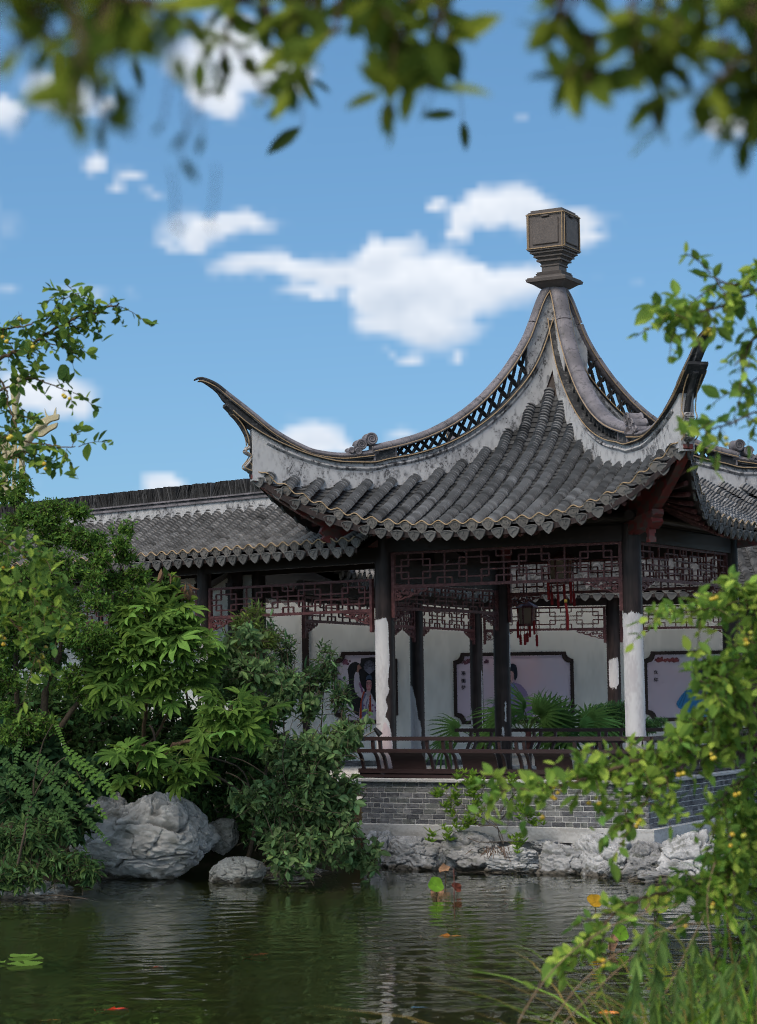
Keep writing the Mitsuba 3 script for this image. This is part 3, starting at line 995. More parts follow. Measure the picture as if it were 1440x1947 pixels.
for (dx, dy), paint, lab in (((-1, -1), [(fl_white, 'mat_primer')], 'dark column with a ragged white bare patch down its left half'), ((1, -1), [(fr_white, 'mat_primer')], 'column bare white over most of its height, dark at the top'),
                             ((1, 1), [], None), ((-1, 1), [(b, 'mat_primer') for b in bl], 'dark column with small white chips')):
    p = PL(dx * HALF, dy * HALF)
    ck = column(pav, p[0], p[1], FLOOR, 5.5, .158, paint=paint, label=lab)
    if dx == -1 and dy == -1:
        # the lower, pinkish undercoat lies on the white one
        q = pink.intersection(fl_white.buffer(-.02))
        q = max(getattr(q, 'geoms', [q]), key=lambda g: g.area)
        m = MB()
        x0, y0, x1, y1 = q.bounds
        for c0 in np.arange(x0, x1, .12):
            s = q.intersection(sbox(c0, y0, c0 + .12, y1))
            for g in getattr(s, 'geoms', [s]):
                if g.geom_type == 'Polygon' and g.area > 1e-5:
                    v, f = prism(g, 1.0)
                    rr = .158 + np.where(v[:, 2] > 0, .0105, .002)
                    m.add(np.column_stack([p[0] + rr * np.cos(v[:, 0]), p[1] + rr * np.sin(v[:, 0]), v[:, 1]]), f)
        put(ck, 'bare_patch', m.out(), 'mat_pink_primer', smooth=30)
ZLB, ZLT = CAM_Z + 1.608 - .03, CAM_Z + 2.151 + .04
for k in range(4):
    m = MB()
    m.bar(on_side(k, -HALF, HALF, 5.36), on_side(k, HALF, HALF, 5.36), .17, .26)
    m.bar(on_side(k, -HALF, HALF, 5.60), on_side(k, HALF, HALF, 5.60), .13, .16)
    put(pav, 'lintel', m.out(), 'mat_black_wood')
    put(pav, 'frieze_board', MB().bar(on_side(k, -HALF + .15, HALF - .01, 5.60), on_side(k, HALF - .15, HALF - .01, 5.60), .03, .34).out(), 'mat_black_wood')
    put(pav, 'purlin', tube([on_side(k, -2.7, 2.42, 5.62), on_side(k, 2.7, 2.42, 5.62)], .085, 10), 'mat_black_wood', smooth=40)
    a0, b0 = on_side(k, -HALF + .158, HALF, 0.0), on_side(k, HALF - .158, HALF, 0.0)
    if k != 3:
        lattice(pav, a0, b0, ZLB, ZLT, 3)
    else:
        lattice(pav, a0, b0, 4.27, 4.72, 3, drop=.3)
        put(pav, 'transom_board', MB().bar(on_side(k, -HALF + .15, HALF, 4.98), on_side(k, HALF - .15, HALF, 4.98), .05, .50).out(), 'mat_black_wood')
# dark boarded ceiling of the pavilion
m = MB()
m.add(*sq(5.69, 2.3, 5.72, 2.3))
put(pav, 'ceiling', m.out(), 'mat_black_wood')

# bench railing leaning out over the pond
RAILH = 2.70


def rail_run(k, s0, s1, name='railing'):
    rk = key_for(f'{pav}__{name}')
    a, n = SIDES[k]
    O = PD(*n)
    zt, zm, zb = 2.09, 1.885, 1.545
    dt, dm, db = RAILH, 2.665, 2.47
    m = MB()
    if k != 2:
        m.bar(on_side(k, s0, db - .02, zb), on_side(k, s1, db - .02, zb), .09, .075)
        m.bar(on_side(k, s0, db - .06, zb - .075), on_side(k, s1, db - .06, zb - .075), .05, .10)
    else:
        m.bar(on_side(k, s0, db, FLOOR + .06), on_side(k, s1, db, FLOOR + .06), .08, .08)
    scene[rk] = mikit.ply(m.out(), 'mat_rail_wood')
    if k in (0, 1):
        labels[rk] = {'label': 'dark red-brown bench railing with curved balusters facing %s' % ('the pond' if k == 0 else 'right')}
    put(rk, 'top_rail', (lambda q: q)(MB().bar(on_side(k, s0, dt, zt), on_side(k, s1, dt, zt), .075, .065).out()), 'mat_rail_wood')
    put(rk, 'middle_rail', MB().bar(on_side(k, s0, dm, zm), on_side(k, s1, dm, zm), .06, .06).out(), 'mat_rail_wood')
    if k != 2:
        put(rk, 'seat', MB().bar(on_side(k, s0, 2.28, 1.46), on_side(k, s1, 2.28, 1.46), .42, .05).out(), 'mat_rail_wood')
    if k == 2:
        zb = FLOOR + .1
    prof = smoothcurve([(db, zb), (db + .03, zm - .22), (db + .10, zm - .08), (dm, zm), (dt - .01, zt)], 12)
    s = s0 + .10
    unitw = 1.33
    while s < s1 - .1:
        for off in (0.0, .30, .44):
            if s + off < s1 - .05:
                P = on_side(k, np.full(12, s + off), prof[:, 0], 0.0)
                P[:, 2] = prof[:, 1]
                put(rk, 'baluster', ribbon2(P, PD(*a), .027, O, .022), 'mat_rail_wood')
        if s + .58 < s1 - .5 and k != 2:
            w0, w1 = s + .56, min(s + 1.20, s1)
            m = MB()
            pp = prof[:9]
            for (d0, z0), (d1, z1) in zip(pp[:-1], pp[1:]):
                m.bar(on_side(k, (w0 + w1) / 2, d0, z0), on_side(k, (w0 + w1) / 2, d1, z1), .018, w1 - w0, up=PD(*a))
            pk = put(rk, 'panel', m.out(), 'mat_rail_wood')
        s += unitw
    return rk


def ribbon2(P, side, hw, out, ho):
    P = np.asarray(P)
    n = len(P)
    ring = [P + side * a * hw + out * b * ho for a, b in ((-1, -1), (1, -1), (1, 1), (-1, 1))]
    V = np.stack(ring, 1).reshape(-1, 3)
    F = [[i * 4 + j, i * 4 + (j + 1) % 4, i * 4 + 4 + (j + 1) % 4, i * 4 + 4 + j] for i in range(n - 1) for j in range(4)]
    return V, np.array(F + [[3, 2, 1, 0], [n * 4 - 4, n * 4 - 3, n * 4 - 2, n * 4 - 1]])


rail_run(0, -2.70, 2.70)
rail_run(1, -2.70, 2.70)
rail_run(2, -2.70, 3.50)
# ---------------------------------------------------------------- covered corridor on the left, back gallery, side passage


def slope_roof(parent, P0, u, inward, length, prof, spacing=.285, seed=0, led=True, pitch=.066):
    """One tiled roof slope: eave starts at P0 (z = 0) and runs LENGTH along u; PROF lists (distance inward, z) from the eave up."""
    u, inward = unit(np.array([*u[:2], 0.0])), unit(np.array([*inward[:2], 0.0]))
    prof = np.asarray(prof, float)
    dd = np.linspace(prof[0, 0], prof[-1, 0], 30)
    zz = PchipInterpolator(prof[:, 0], prof[:, 1])(dd)
    P0 = np.array([*P0[:2], 0.0])
    n = int(length / spacing)
    pans = MB()
    caps, drips = [], []
    for i in range(n + 1):
        base = P0 + u * (i * spacing)
        c = base + dd[::-1, None] * inward + np.outer(zz[::-1], [0, 0, 1])
        v, f, col = tile_row(c, u, half=.095, pitch=pitch, seed=seed + i, col=(.190, .186, .188))
        put(parent, 'tile_row', (v, f), 'mat_tinted', color=col)
        caps.append(c[-1] - inward * .015 + [0, 0, .035])
        if i < n:
            v, f, col = pan_strip(c + u * spacing / 2, u, half=.105, pitch=pitch * 2, seed=seed + 500 + i)
            pans.add(v, f, col)
            drips.append(c[-1] + u * spacing / 2 - inward * .03 - [0, 0, .085])
    put(parent, 'trough_tiles', pans.out(), 'mat_tinted', color=pans.colors(), kind='stuff')
    end_tiles(parent, caps, drips, -inward)
    if led:
        s = np.linspace(0, n * spacing, n * 8)
        wave = .036 * np.cos(2 * np.pi * s / spacing)
        strip_along(parent, P0 + s[:, None] * u - inward * .045 + np.outer(zz[0] + .075 + wave, [0, 0, 1]), r=.012)
    m = MB()
    for off in (0.005,):
        A, B = P0 + dd[:, None] * inward, P0 + u * length + dd[:, None] * inward
        A[:, 2], B[:, 2] = zz - .07, zz - .07
        k = len(dd)
        q = np.arange(k - 1)
        m.add(np.vstack([A, B]), np.stack([q, q + k, q + k + 1, q + 1], 1))
        A2, B2 = A - [0, 0, .09], B - [0, 0, .09]
        m.add(np.vstack([A2, B2]), np.stack([q + 1, q + k + 1, q + k, q], 1))
        m.bar(A[0] - [0, 0, .045], B[0] - [0, 0, .045], .02, .09)
    return m


def ridge_cap(parent, A, B, z0, z_plaster, z_top, leaf=.016):
    """A ridge: plastered foot, moulded courses, and a crest of roof tiles stood on edge."""
    A, B = np.array([*A[:2], 0.0]), np.array([*B[:2], 0.0])
    L = np.linalg.norm(B - A)
    u = unit(B - A)
    side = np.cross(u, [0, 0, 1])
    P = np.array([A, B])
    rk = put(parent, 'ridge', ribbon(P, z0, z_plaster, side, .13), 'mat_plaster', label='plastered ridge with a crest of upright dark tiles')
    put(rk, 'course', ribbon(P, z_plaster + .001, z_plaster + .04, side, .17), 'mat_ridge_tile')
    put(rk, 'dark_course', ribbon(P, z_plaster + .041, z_plaster + .085, side, .12), 'mat_dark_tile')
    put(rk, 'upper_course', ribbon(P, z_plaster + .086, z_plaster + .115, side, .15), 'mat_ridge_tile')
    rng = np.random.default_rng(int(L * 100))
    m = MB()
    s = 0.0
    lean = rng.normal(0, .02)
    while s < L - leaf:
        lean = .8 * lean + rng.normal(0, .022)
        h = z_top - z_plaster - .12 + rng.normal(0, .006)
        p = A + u * s
        t = leaf * rng.uniform(.7, 1.2)
        g = rng.choice([.022, .03, .04, .055, .11], p=[.3, .3, .22, .13, .05])
        m.bar(p + [0, 0, z_plaster + .117], p + u * lean * 2.2 + [0, 0, z_plaster + .117 + h], .17 + rng.normal(0, .006), t * .82, up=u, col=(g, g, g * 1.05))
        s += t
    put(rk, 'upright_tiles', m.out(), 'mat_tinted', color=m.colors(), kind='stuff')
    return rk


# covered corridor: from the pavilion's front left column away to the left
CU, CN = np.array([-.73626, .67670, 0]), np.array([.67670, .73626, 0])
C0 = np.append(PL(-HALF, -HALF)[:2], 0.0)
corr = thing('covered_corridor', 'long tiled covered corridor running left from the pavilion, behind the shrubs', 'corridor')
cr = f'{corr}__roof'
CL = 15.5
dm = slope_roof(cr, C0 - CN * .82 - CU * .15, CU, CN, CL, [(0, 5.36), (.8, 5.76), (1.50, 6.27)], seed=8000)
db = slope_roof(cr, C0 + CN * 2.20 + CU * CL, -CU, -CN, CL, [(0, 5.36), (.8, 5.72), (1.38, 6.12)], seed=9000, led=False, pitch=.12)
m = MB()
m.add(*dm.out()).add(*db.out())
scene[cr] = mikit.ply(m.out(), 'mat_black_wood')
ridge_cap(cr, C0 + CN * .70 - CU * 0.0, C0 + CN * .70 + CU * CL, 6.0, 6.45, 6.84)
for s in np.arange(.1, 15, .32):
    p = C0 + CU * s
    put(cr, 'rafter', tube([p - CN * .72 + [0, 0, 5.24], p - CN * .0 + [0, 0, 5.56], p + CN * .69 + [0, 0, 5.98]], .042, 6), 'mat_red_wood', smooth=40)
bare390 = ragged([face(-55, 3.2), face(-30, 4.0), face(-24, 4.2), face(-10, 3.95), face(12, 3.85), face(24, 3.5), face(20, 3.2), face(6, 2.6), face(-40, 2.6)], 22, .05, .03)
for i, s in enumerate((4.50, 9.0, 13.5)):
    for w in (0, 1.40):
        p = C0 + CU * s + CN * w
        column(corr, p[0], p[1], .95, 5.5, .135, paint=[(bare390, 'mat_primer')] if (i, w) == (0, 0) else [], label='dark corridor column with a white peeled streak' if (i, w) == (0, 0) else None)
for w in (0, 1.40):
    m = MB()
    m.bar(C0 + CN * w + [0, 0, 5.20], C0 + CN * w + CU * CL + [0, 0, 5.20], .15, .26)
    m.bar(C0 + CN * w + [0, 0, 5.44], C0 + CN * w + CU * CL + [0, 0, 5.44], .15, .16)
    put(corr, 'lintel', m.out(), 'mat_black_wood')
    for i in range(3):
        a = C0 + CN * w + CU * (4.5 * i + .16 + (0.1 if i == 0 else 0))
        b = C0 + CN * w + CU * (4.5 * (i + 1) - .14)
        if w == 0 or i == 9:
            lattice(corr, a, b, 4.235, 4.80, 3, drop=.35)
# its white back wall, from the second bay on, with the end post
w0, w1 = C0 + CN * 1.40 + CU * 4.55, C0 + CN * 1.40 + CU * CL
put(corr, 'back_wall', ribbon(np.array([w0, w1]), .8, 5.10, CN, .10), 'mat_wall')
put(corr, 'floor', ribbon(np.array([C0 + CN * .75 + CU * 1.2, C0 + CN * .75 + CU * CL]), .2, .97, CN, .9), 'mat_stone_floor')

# side passage: from the corridor's back to the far gallery
A0, A1 = np.array([-1.48, 39.85, 0]), np.array([2.24, 50.0, 0])
AU = unit(A1 - A0)
AN = np.array([AU[1], -AU[0], 0])                 # towards the pavilion
side_p = thing('side_passage', 'open tiled passage leading back from the corridor behind the pavilion', 'corridor')
ar = f'{side_p}__roof'
LA = float(np.linalg.norm(A1 - A0))
d1 = slope_roof(ar, A0 + AN * .75 + AU * .2, AU, -AN, LA - 1.2, [(0, 5.02), (.8, 5.38), (1.5, 5.8)], seed=11000, led=False, pitch=.12)
d2 = slope_roof(ar, A0 - AN * 2.25 + AU * (LA - 1.0), -AU, AN, LA - 1.2, [(0, 5.02), (.8, 5.38), (1.45, 5.8)], seed=12000, led=False, pitch=.12)
m = MB()
m.add(*d1.out()).add(*d2.out())
scene[ar] = mikit.ply(m.out(), 'mat_black_wood')
ridge_cap(ar, A0 - AN * .72, A1 - AN * .72, 5.66, 5.86, 6.1)
p797 = ragged([face(-85, 1.5), face(-85, 2.95), face(-40, 2.9), face(-12, 2.6), face(0, 2.3), face(28, 2.05), face(22, 1.75), face(30, 1.5)], 31, .05, .03)
p903 = [ragged([face(40, 1.9), face(52, 1.9), face(56, 3.2), face(44, 3.3)], 32, .03, .03, .05), ragged([face(-70, 1.5), face(-35, 1.5), face(-50, 2.1), face(-66, 2.4)], 33, .04, .03)]
for t, pt, lab in ((4.75, [], None), (6.55, [(p797, 'mat_primer')], 'slim dark passage column, pinkish white at its lower left'), (LA - .05, [(q, 'mat_primer') for q in p903], 'dark column with long thin white streaks')):
    p = A0 + AU * t
    column(side_p, p[0], p[1], .95, 5.2, .150, paint=pt, label=lab)
for a, b in ((.15, 4.60), (4.90, 6.40), (6.70, LA - .2)):
    lattice(side_p, A0 + AU * a, A0 + AU * b, 4.17, 4.66, 2, drop=.3)
m = MB()
m.bar(A0 + [0, 0, 4.82], A1 + [0, 0, 4.82], .14, .24)
m.bar(A0 - AN * 1.45 + [0, 0, 4.82], A1 - AN * 1.45 + [0, 0, 4.82], .14, .24)
put(side_p, 'lintel', m.out(), 'mat_black_wood')
column(side_p, *(A0 - AN * 1.45 + AU * .3)[:2], .95, 5.2, .15)

# far gallery: colonnade, white wall with framed panels, tiled roof
GY, GW = 50.0, 54.0
gal = thing('back_gallery', 'white walled gallery with dark columns across the court behind the pavilion', 'building')
gr = f'{gal}__roof'
d1 = slope_roof(gr, (-6.0, GY - .9), (1, 0), (0, 1), 21.3, [(0, 5.04), (1.2, 5.62), (2.45, 6.45), (3.0, 6.95)], seed=13000, led=False, pitch=.085)
d2 = slope_roof(gr, (15.3, GW + 2.1), (-1, 0), (0, -1), 21.3, [(0, 5.04), (1.2, 5.62), (2.45, 6.45), (2.95, 6.95)], seed=14000, led=False, pitch=.2)
m = MB()
m.add(*d1.out()).add(*d2.out())
scene[gr] = mikit.ply(m.out(), 'mat_black_wood')
ridge_cap(gr, (-6.0, GY + 2.12), (15.3, GY + 2.12), 6.8, 7.0, 7.25)
patch1162 = ragged([face(-52, 2.86), face(-50, 3.45), face(-20, 3.5), face(30, 3.52), face(38, 3.3), face(34, 2.95), face(10, 2.80), face(-30, 2.82)], 41, .05, .03, .04)
for i, x in enumerate((5.42, 8.60, 11.8)):
    column(gal, x, GY, .95, 5.2, .158, paint=[(patch1162, 'mat_primer')] if i == 0 else [], label='dark gallery column with one square white patch' if i == 0 else None)
for a, b in ((2.40, 5.26), (5.58, 8.44), (8.76, 11.64)):
    lattice(gal, (a, GY), (b, GY), 4.17, 4.72, 2, drop=.3)
m = MB()
m.box((1.9, GY - .07, 4.74), (15.2, GY + .07, 5.0)).box((1.9, GY - .06, 5.03), (15.2, GY + .06, 5.15))
put(gal, 'lintel', m.out(), 'mat_black_wood')
wall = put(gal, 'wall', (lambda q: q)(MB().box((-4.4, GW, .9), (15.2, GW + .24, 5.3)).out()), 'mat_wall', label='white plaster wall hung with framed panels')
put(wall, 'post', MB().box((-1.97, GW - .09, .9), (-1.80, GW - .003, 4.9)).out(), 'mat_black_wood')
put(wall, 'end_post', MB().box((-4.5, GW - .1, .9), (-4.30, GW - .003, 4.9)).out(), 'mat_black_wood')
for i in range(46):
    w = .40
    x = -4.4 + i * .425
    m = bevel_box(.415, .06, .155, .008)
    put(wall, 'foot_brick', (np.array(m.vertices) + [x + .2, GW - .03, 1.0 + .165 * (i % 1)], m.faces), BRICKS[i * 5 % 6])
put(gal, 'floor', MB().box((-4.4, GY - .8, .3), (15.2, GW - .002, .94)).out(), 'mat_stone_floor')
# pale stone paving of the court between pavilion and gallery
structure('courtyard_paving', MB().box((-1.0, 43.2, .5), (14.5, GY - .82, .925)).out(), 'mat_stone_floor')
# ---------------------------------------------------------------- framed panels on the gallery wall
PRINTS = {}


def flat(color):
    k = 'mat_print_%02x%02x%02x' % tuple(int(c * 255) for c in color)
    if k not in scene:
        rough(k, color, .6, .25)
    return k


def notched(x0, x1, z0, z1, r):
    g = sbox(x0, z0, x1, z1)
    for x in (x0, x1):
        for z in (z0, z1):
            g = g.difference(Point(x, z).buffer(r, 10))
    return g


def wash(c0, c1, c2, x0, x1):
    def fn(p, n, uv):
        t = (p.x - x0) / (x1 - x0)
        g = fbm(p.x * 1.3, p.z * 1.3, 3.0, 3)
        return mix(mix(c0, c1, smoothstep(.15, .6, t + (g - .5) * .5)), c2, smoothstep(.45, .9, t + (g - .5) * .6))
    return proc(fn)


rough('mat_wash_grey', wash((.62, .58, .68), (.56, .51, .61), (.60, .53, .61), -1.2, .5), .6, .25)
rough('mat_wash_pink', wash((.64, .55, .68), (.74, .54, .62), (.60, .56, .70), 1.8, 4.8), .6, .25)
rough('mat_wash_blue', wash((.58, .51, .62), (.50, .57, .70), (.55, .50, .64), 6.6, 9.6), .6, .25)


def poster(label, x0, x1, z0, z1, wash_mat, shapes):
    """A dark wooden frame with hollow corners round a printed panel; SHAPES: (name, shapely outline in metres, colour), back to front."""
    k = thing('framed_panel', label, 'framed picture', 'framed prints on the gallery wall')
    y = GW - .004
    outer, inner = notched(x0, x1, z0, z1, .19), notched(x0 + .085, x1 - .085, z0 + .085, z1 - .085, .20)

    def stand(poly, depth, yback):
        v, f = prism(poly, depth)
        return np.column_stack([v[:, 0], yback - depth / 2 - v[:, 2], v[:, 1]]), f[:, ::-1] if False else f

    put(k, 'frame', stand(outer.difference(inner), .06, y), 'mat_dark_wood')
    pk = put(k, 'print', stand(inner.buffer(-.002), .02, y), wash_mat)
    d = .022
    for name, poly, c in shapes:
        poly = poly.intersection(inner.buffer(-.006)).buffer(0)
        if poly.area > 1e-5:
            d += .0035
            put(pk, name, stand(poly, d, y), flat(c))
    return k


def blossom(cx, cz, w, h, n, seed, cols):
    rng = np.random.default_rng(seed)
    out = []
    for c in cols:
        g = [Point(cx + rng.normal(0, w * .5), cz + rng.normal(0, h * .5)).buffer(rng.uniform(.012, .034), 3) for _ in range(n)]
        out.append(('blossom', shapely.union_all(g), c))
    tw = [LineString([(cx + rng.uniform(-w, w * .6), cz + rng.uniform(-h, h * .7)) for _ in range(3)]).buffer(.006) for _ in range(5)]
    return [('twig', shapely.union_all(tw), (.05, .03, .04))] + out


def strokes(cx, cz, s, segs):
    return shapely.union_all([LineString([(cx + x * s, cz + z * s) for x, z in g]).buffer(s * .055, 2) for g in segs])


GLYPHS = {
    'chun': [[(-.4, .38), (.4, .38)], [(-.35, .2), (.35, .2)], [(-.5, .02), (.5, .02)], [(0, .5), (-.1, .05), (-.5, -.3)], [(.1, .02), (.5, -.25)], [(-.2, -.12), (-.2, -.5), (.2, -.5), (.2, -.12), (-.2, -.12)], [(-.2, -.3), (.2, -.3)]],
    'gui': [[(-.4, .45), (-.4, -.5)], [(-.3, .4), (.42, .4), (.42, -.5), (.3, -.42)], [(-.2, .15), (.2, .15)], [(0, .3), (0, -.02)], [(-.25, -.02), (.25, -.02)], [(-.18, -.2), (.18, -.2)], [(0, -.02), (0, -.38)], [(-.25, -.38), (.25, -.38)]],
    'meng': [[(-.45, .3), (-.02, .3)], [(-.24, .5), (-.24, .0)], [(-.24, .28), (-.48, .05)], [(.05, .3), (.48, .3)], [(.26, .5), (.26, .0)], [(.26, .28), (.48, .05)], [(-.1, -.05), (-.35, -.3)], [(-.1, -.1), (.25, -.1), (-.3, -.5)], [(-.05, -.25), (.05, -.35)]],
    'yi': [[(-.3, .4), (-.45, .1)], [(-.36, .2), (-.36, -.45)], [(-.1, .45), (.1, .3)], [(-.1, .2), (.45, .2)], [(.3, .2), (-.05, -.45)], [(.05, .0), (.45, -.45)]],
    'hong': [[(-.25, .45), (-.45, .15), (-.2, .15)], [(-.2, .2), (-.48, -.15), (-.15, -.12)], [(-.45, -.4), (-.12, -.3)], [(.0, .3), (.45, .3)], [(.22, .3), (.22, -.38)], [(-.05, -.4), (.5, -.4)]],
}


def curve(pts, n=40):
    return Polygon(smoothcurve(list(pts) + [pts[0]], n)).buffer(0)


# first panel: an opera performer with a raised sleeve, before a dark shadow
def p1(px, py):
    q = spot(px, py, GW - .03)
    return (q[0], q[2])


def p1z(zx, zy):                                   # from a close view of that panel
    return p1(620 + zx / 9.0, 1220 + zy / 9.0)


S1 = [('shadow', curve([p1z(*q) for q in [(370, 480), (440, 370), (500, 345), (590, 380), (600, 290), (700, 280), (780, 265), (870, 285), (900, 900), (880, 1060), (620, 1290), (500, 1240), (430, 1120), (370, 1060), (320, 960), (345, 800), (395, 700), (385, 580)]], 90), (.018, .020, .026))]
S1 += blossom(*p1z(330, 340), .07, .05, 16, 3, [(.12, .05, .09), (.24, .10, .16)])
S1 += [('sleeve', curve([p1z(*q) for q in [(505, 520), (560, 520), (575, 640), (620, 780), (660, 830), (620, 980), (560, 940), (500, 860), (478, 700), (485, 590)]]), (.52, .48, .58)),
       ('sleeve_hem', curve([p1z(*q) for q in [(575, 690), (600, 730), (622, 790), (640, 860), (612, 880), (590, 800), (566, 720)]]), (.22, .10, .22)),
       ('hand', curve([p1z(*q) for q in [(530, 520), (535, 430), (545, 400), (580, 395), (590, 430), (612, 440), (600, 460), (570, 480), (555, 525)]]), (.30, .17, .15)),
       ('robe', curve([p1z(*q) for q in [(640, 850), (700, 870), (760, 880), (830, 1010), (880, 1080), (900, 1300), (560, 1310), (600, 1000)]]), (.52, .50, .60)),
       ('robe_trim', curve([p1z(*q) for q in [(660, 870), (690, 900), (640, 1050), (680, 1270), (620, 1290), (610, 1020)]]), (.13, .15, .27)),
       ('robe_trim', curve([p1z(*q) for q in [(700, 1000), (730, 960), (700, 1080), (690, 1240), (655, 1280)]]), (.16, .17, .33)),
       ('scarf', curve([p1z(*q) for q in [(645, 850), (668, 855), (640, 940), (612, 1060), (614, 1315), (575, 1310), (590, 1050), (610, 960)]]), (.40, .055, .022)),
       ('scarf', curve([p1z(*q) for q in [(745, 910), (770, 905), (770, 1000), (785, 1260), (730, 1262), (742, 1060)]]), (.38, .055, .022)),
       ('embroidery', shapely.union_all([Point(p1z(*q)).buffer(.022, 4) for q in [(655, 1090), (800, 1090), (845, 1130), (640, 1180), (800, 1190), (855, 1180)]]), (.20, .06, .20)),
       ('neck', curve([p1z(*q) for q in [(700, 830), (755, 830), (765, 890), (730, 950), (690, 890)]]), (.42, .36, .42)),
       ('face', curve([p1z(*q) for q in [(690, 700), (710, 660), (760, 660), (782, 710), (775, 800), (740, 860), (705, 830), (690, 770)]]), (.56, .30, .32)),
       ('hair', curve([p1z(*q) for q in [(672, 800), (670, 690), (690, 600), (740, 570), (790, 610), (800, 700), (785, 800), (784, 700), (755, 652), (715, 655), (690, 700), (684, 800)]]), (.012, .012, .02)),
       ('headdress', curve([p1z(*q) for q in [(685, 660), (700, 590), (740, 570), (785, 600), (792, 655), (740, 640)]]), (.05, .08, .14)),
       ('plume', shapely.union_all([LineString([p1z(745, 560), p1z(745 + 95 * math.sin(a), 440 - 115 * math.cos(a))]).buffer(.006) for a in np.linspace(-1.9, 1.9, 17)] + [Point(p1z(745, 470)).buffer(.05, 6)]), (.17, .18, .25)),
       ('brow', shapely.union_all([LineString([p1z(700, 706), p1z(722, 700)]).buffer(.006), LineString([p1z(748, 700), p1z(772, 706)]).buffer(.006), LineString([p1z(702, 726), p1z(722, 724)]).buffer(.008), LineString([p1z(750, 724), p1z(770, 726)]).buffer(.008)]), (.03, .015, .02)),
       ('rouge', shapely.union_all([Point(p1z(704, 760)).buffer(.020), Point(p1z(768, 760)).buffer(.020)]), (.50, .16, .20)),
       ('mouth', LineString([p1z(726, 812), p1z(750, 812)]).buffer(.010), (.36, .02, .04)),
       ('lettering', strokes(*p1z(238, 668), .075, GLYPHS['chun']), (.04, .03, .05)), ('lettering', strokes(*p1z(240, 790), .075, GLYPHS['hong']), (.04, .03, .05))]
poster('dark framed print of an opera performer in white robe and red scarf raising one sleeve', -1.18, .42, 2.0, 3.80, 'mat_wash_grey', S1)


def p2z(zx, zy):
    q = spot(840 + zx / 5.143, 1220 + zy / 5.143, GW - .03)
    return (q[0], q[2])


S2 = blossom(*p2z(250, 195), .16, .05, 14, 8, [(.10, .04, .07), (.16, .06, .09)]) + blossom(*p2z(440, 200), .08, .03, 7, 9, [(.10, .04, .07)])
S2 += [('lettering', strokes(*p2z(214, 310), .10, GLYPHS['chun']), (.03, .025, .04)), ('lettering', strokes(*p2z(214, 384), .10, GLYPHS['gui']), (.03, .025, .04)), ('lettering', strokes(*p2z(214, 450), .10, GLYPHS['meng']), (.03, .025, .04)),
       ('robe', curve([p2z(*q) for q in [(600, 420), (700, 400), (770, 420), (860, 560), (900, 760), (480, 760), (520, 560)]]), (.28, .22, .40)),
       ('robe_trim', curve([p2z(*q) for q in [(640, 420), (720, 410), (700, 560), (660, 700), (630, 560)]]), (.20, .24, .45)),
       ('face', curve([p2z(*q) for q in [(620, 330), (640, 280), (690, 280), (705, 330), (690, 390), (660, 420), (632, 385)]]), (.50, .30, .32)),
       ('headdress', curve([p2z(*q) for q in [(600, 380), (600, 270), (640, 220), (700, 215), (735, 250), (742, 330), (715, 385), (705, 300), (650, 285), (620, 330)]]), (.018, .022, .04))]
poster('wide dark framed pink print with a column of brush lettering, behind the palms', 1.82, 4.84, 1.95, 3.73, 'mat_wash_pink', S2)


def p3z(zx, zy):
    q = spot(1200 + zx / 6.0, 1200 + zy / 6.0, GW - .03)
    return (q[0], q[2])


S3 = blossom(*p3z(340, 330), .12, .05, 22, 5, [(.14, .035, .05), (.22, .06, .07)]) + blossom(*p3z(490, 330), .14, .05, 20, 6, [(.14, .035, .05), (.22, .06, .07)])
S3 += [('lettering', strokes(*p3z(286, 470), .09, GLYPHS['yi']), (.03, .025, .04)), ('lettering', strokes(*p3z(288, 552), .10, GLYPHS['hong']), (.03, .025, .04)),
       ('robe', curve([p3z(*q) for q in [(520, 830), (590, 720), (680, 650), (760, 660), (900, 690), (980, 800), (1000, 990), (560, 1000), (600, 890), (570, 890)]]), (.035, .22, .48)),
       ('robe_fold', shapely.union_all([LineString([p3z(640, 680), p3z(580, 860)]).buffer(.014), LineString([p3z(690, 670), p3z(640, 880)]).buffer(.014), LineString([p3z(600, 730), p3z(545, 850)]).buffer(.012)]), (.02, .13, .32)),
       ('collar', curve([p3z(*q) for q in [(690, 650), (730, 640), (790, 650), (850, 680), (830, 740), (770, 720), (730, 700)]]), (.10, .12, .20)),
       ('face', curve([p3z(*q) for q in [(765, 560), (790, 500), (860, 500), (890, 560), (870, 630), (820, 660), (780, 630)]]), (.50, .29, .32)),
       ('headdress', curve([p3z(*q) for q in [(720, 520), (725, 420), (780, 360), (860, 330), (940, 370), (950, 480), (900, 560), (880, 500), (800, 490), (765, 540), (745, 560)]]), (.02, .028, .06)),
       ('brow', shapely.union_all([LineString([p3z(785, 540), p3z(815, 536)]).buffer(.007), LineString([p3z(840, 536), p3z(868, 540)]).buffer(.007)]), (.03, .015, .02)),
       ('mouth', LineString([p3z(806, 612), p3z(832, 612)]).buffer(.011), (.30, .02, .04))]
poster('dark framed print of an opera performer in a blue robe under red blossom twigs', 6.60, 9.6, 1.95, 3.70, 'mat_wash_blue', S3)

# ---------------------------------------------------------------- lanterns, spotlight


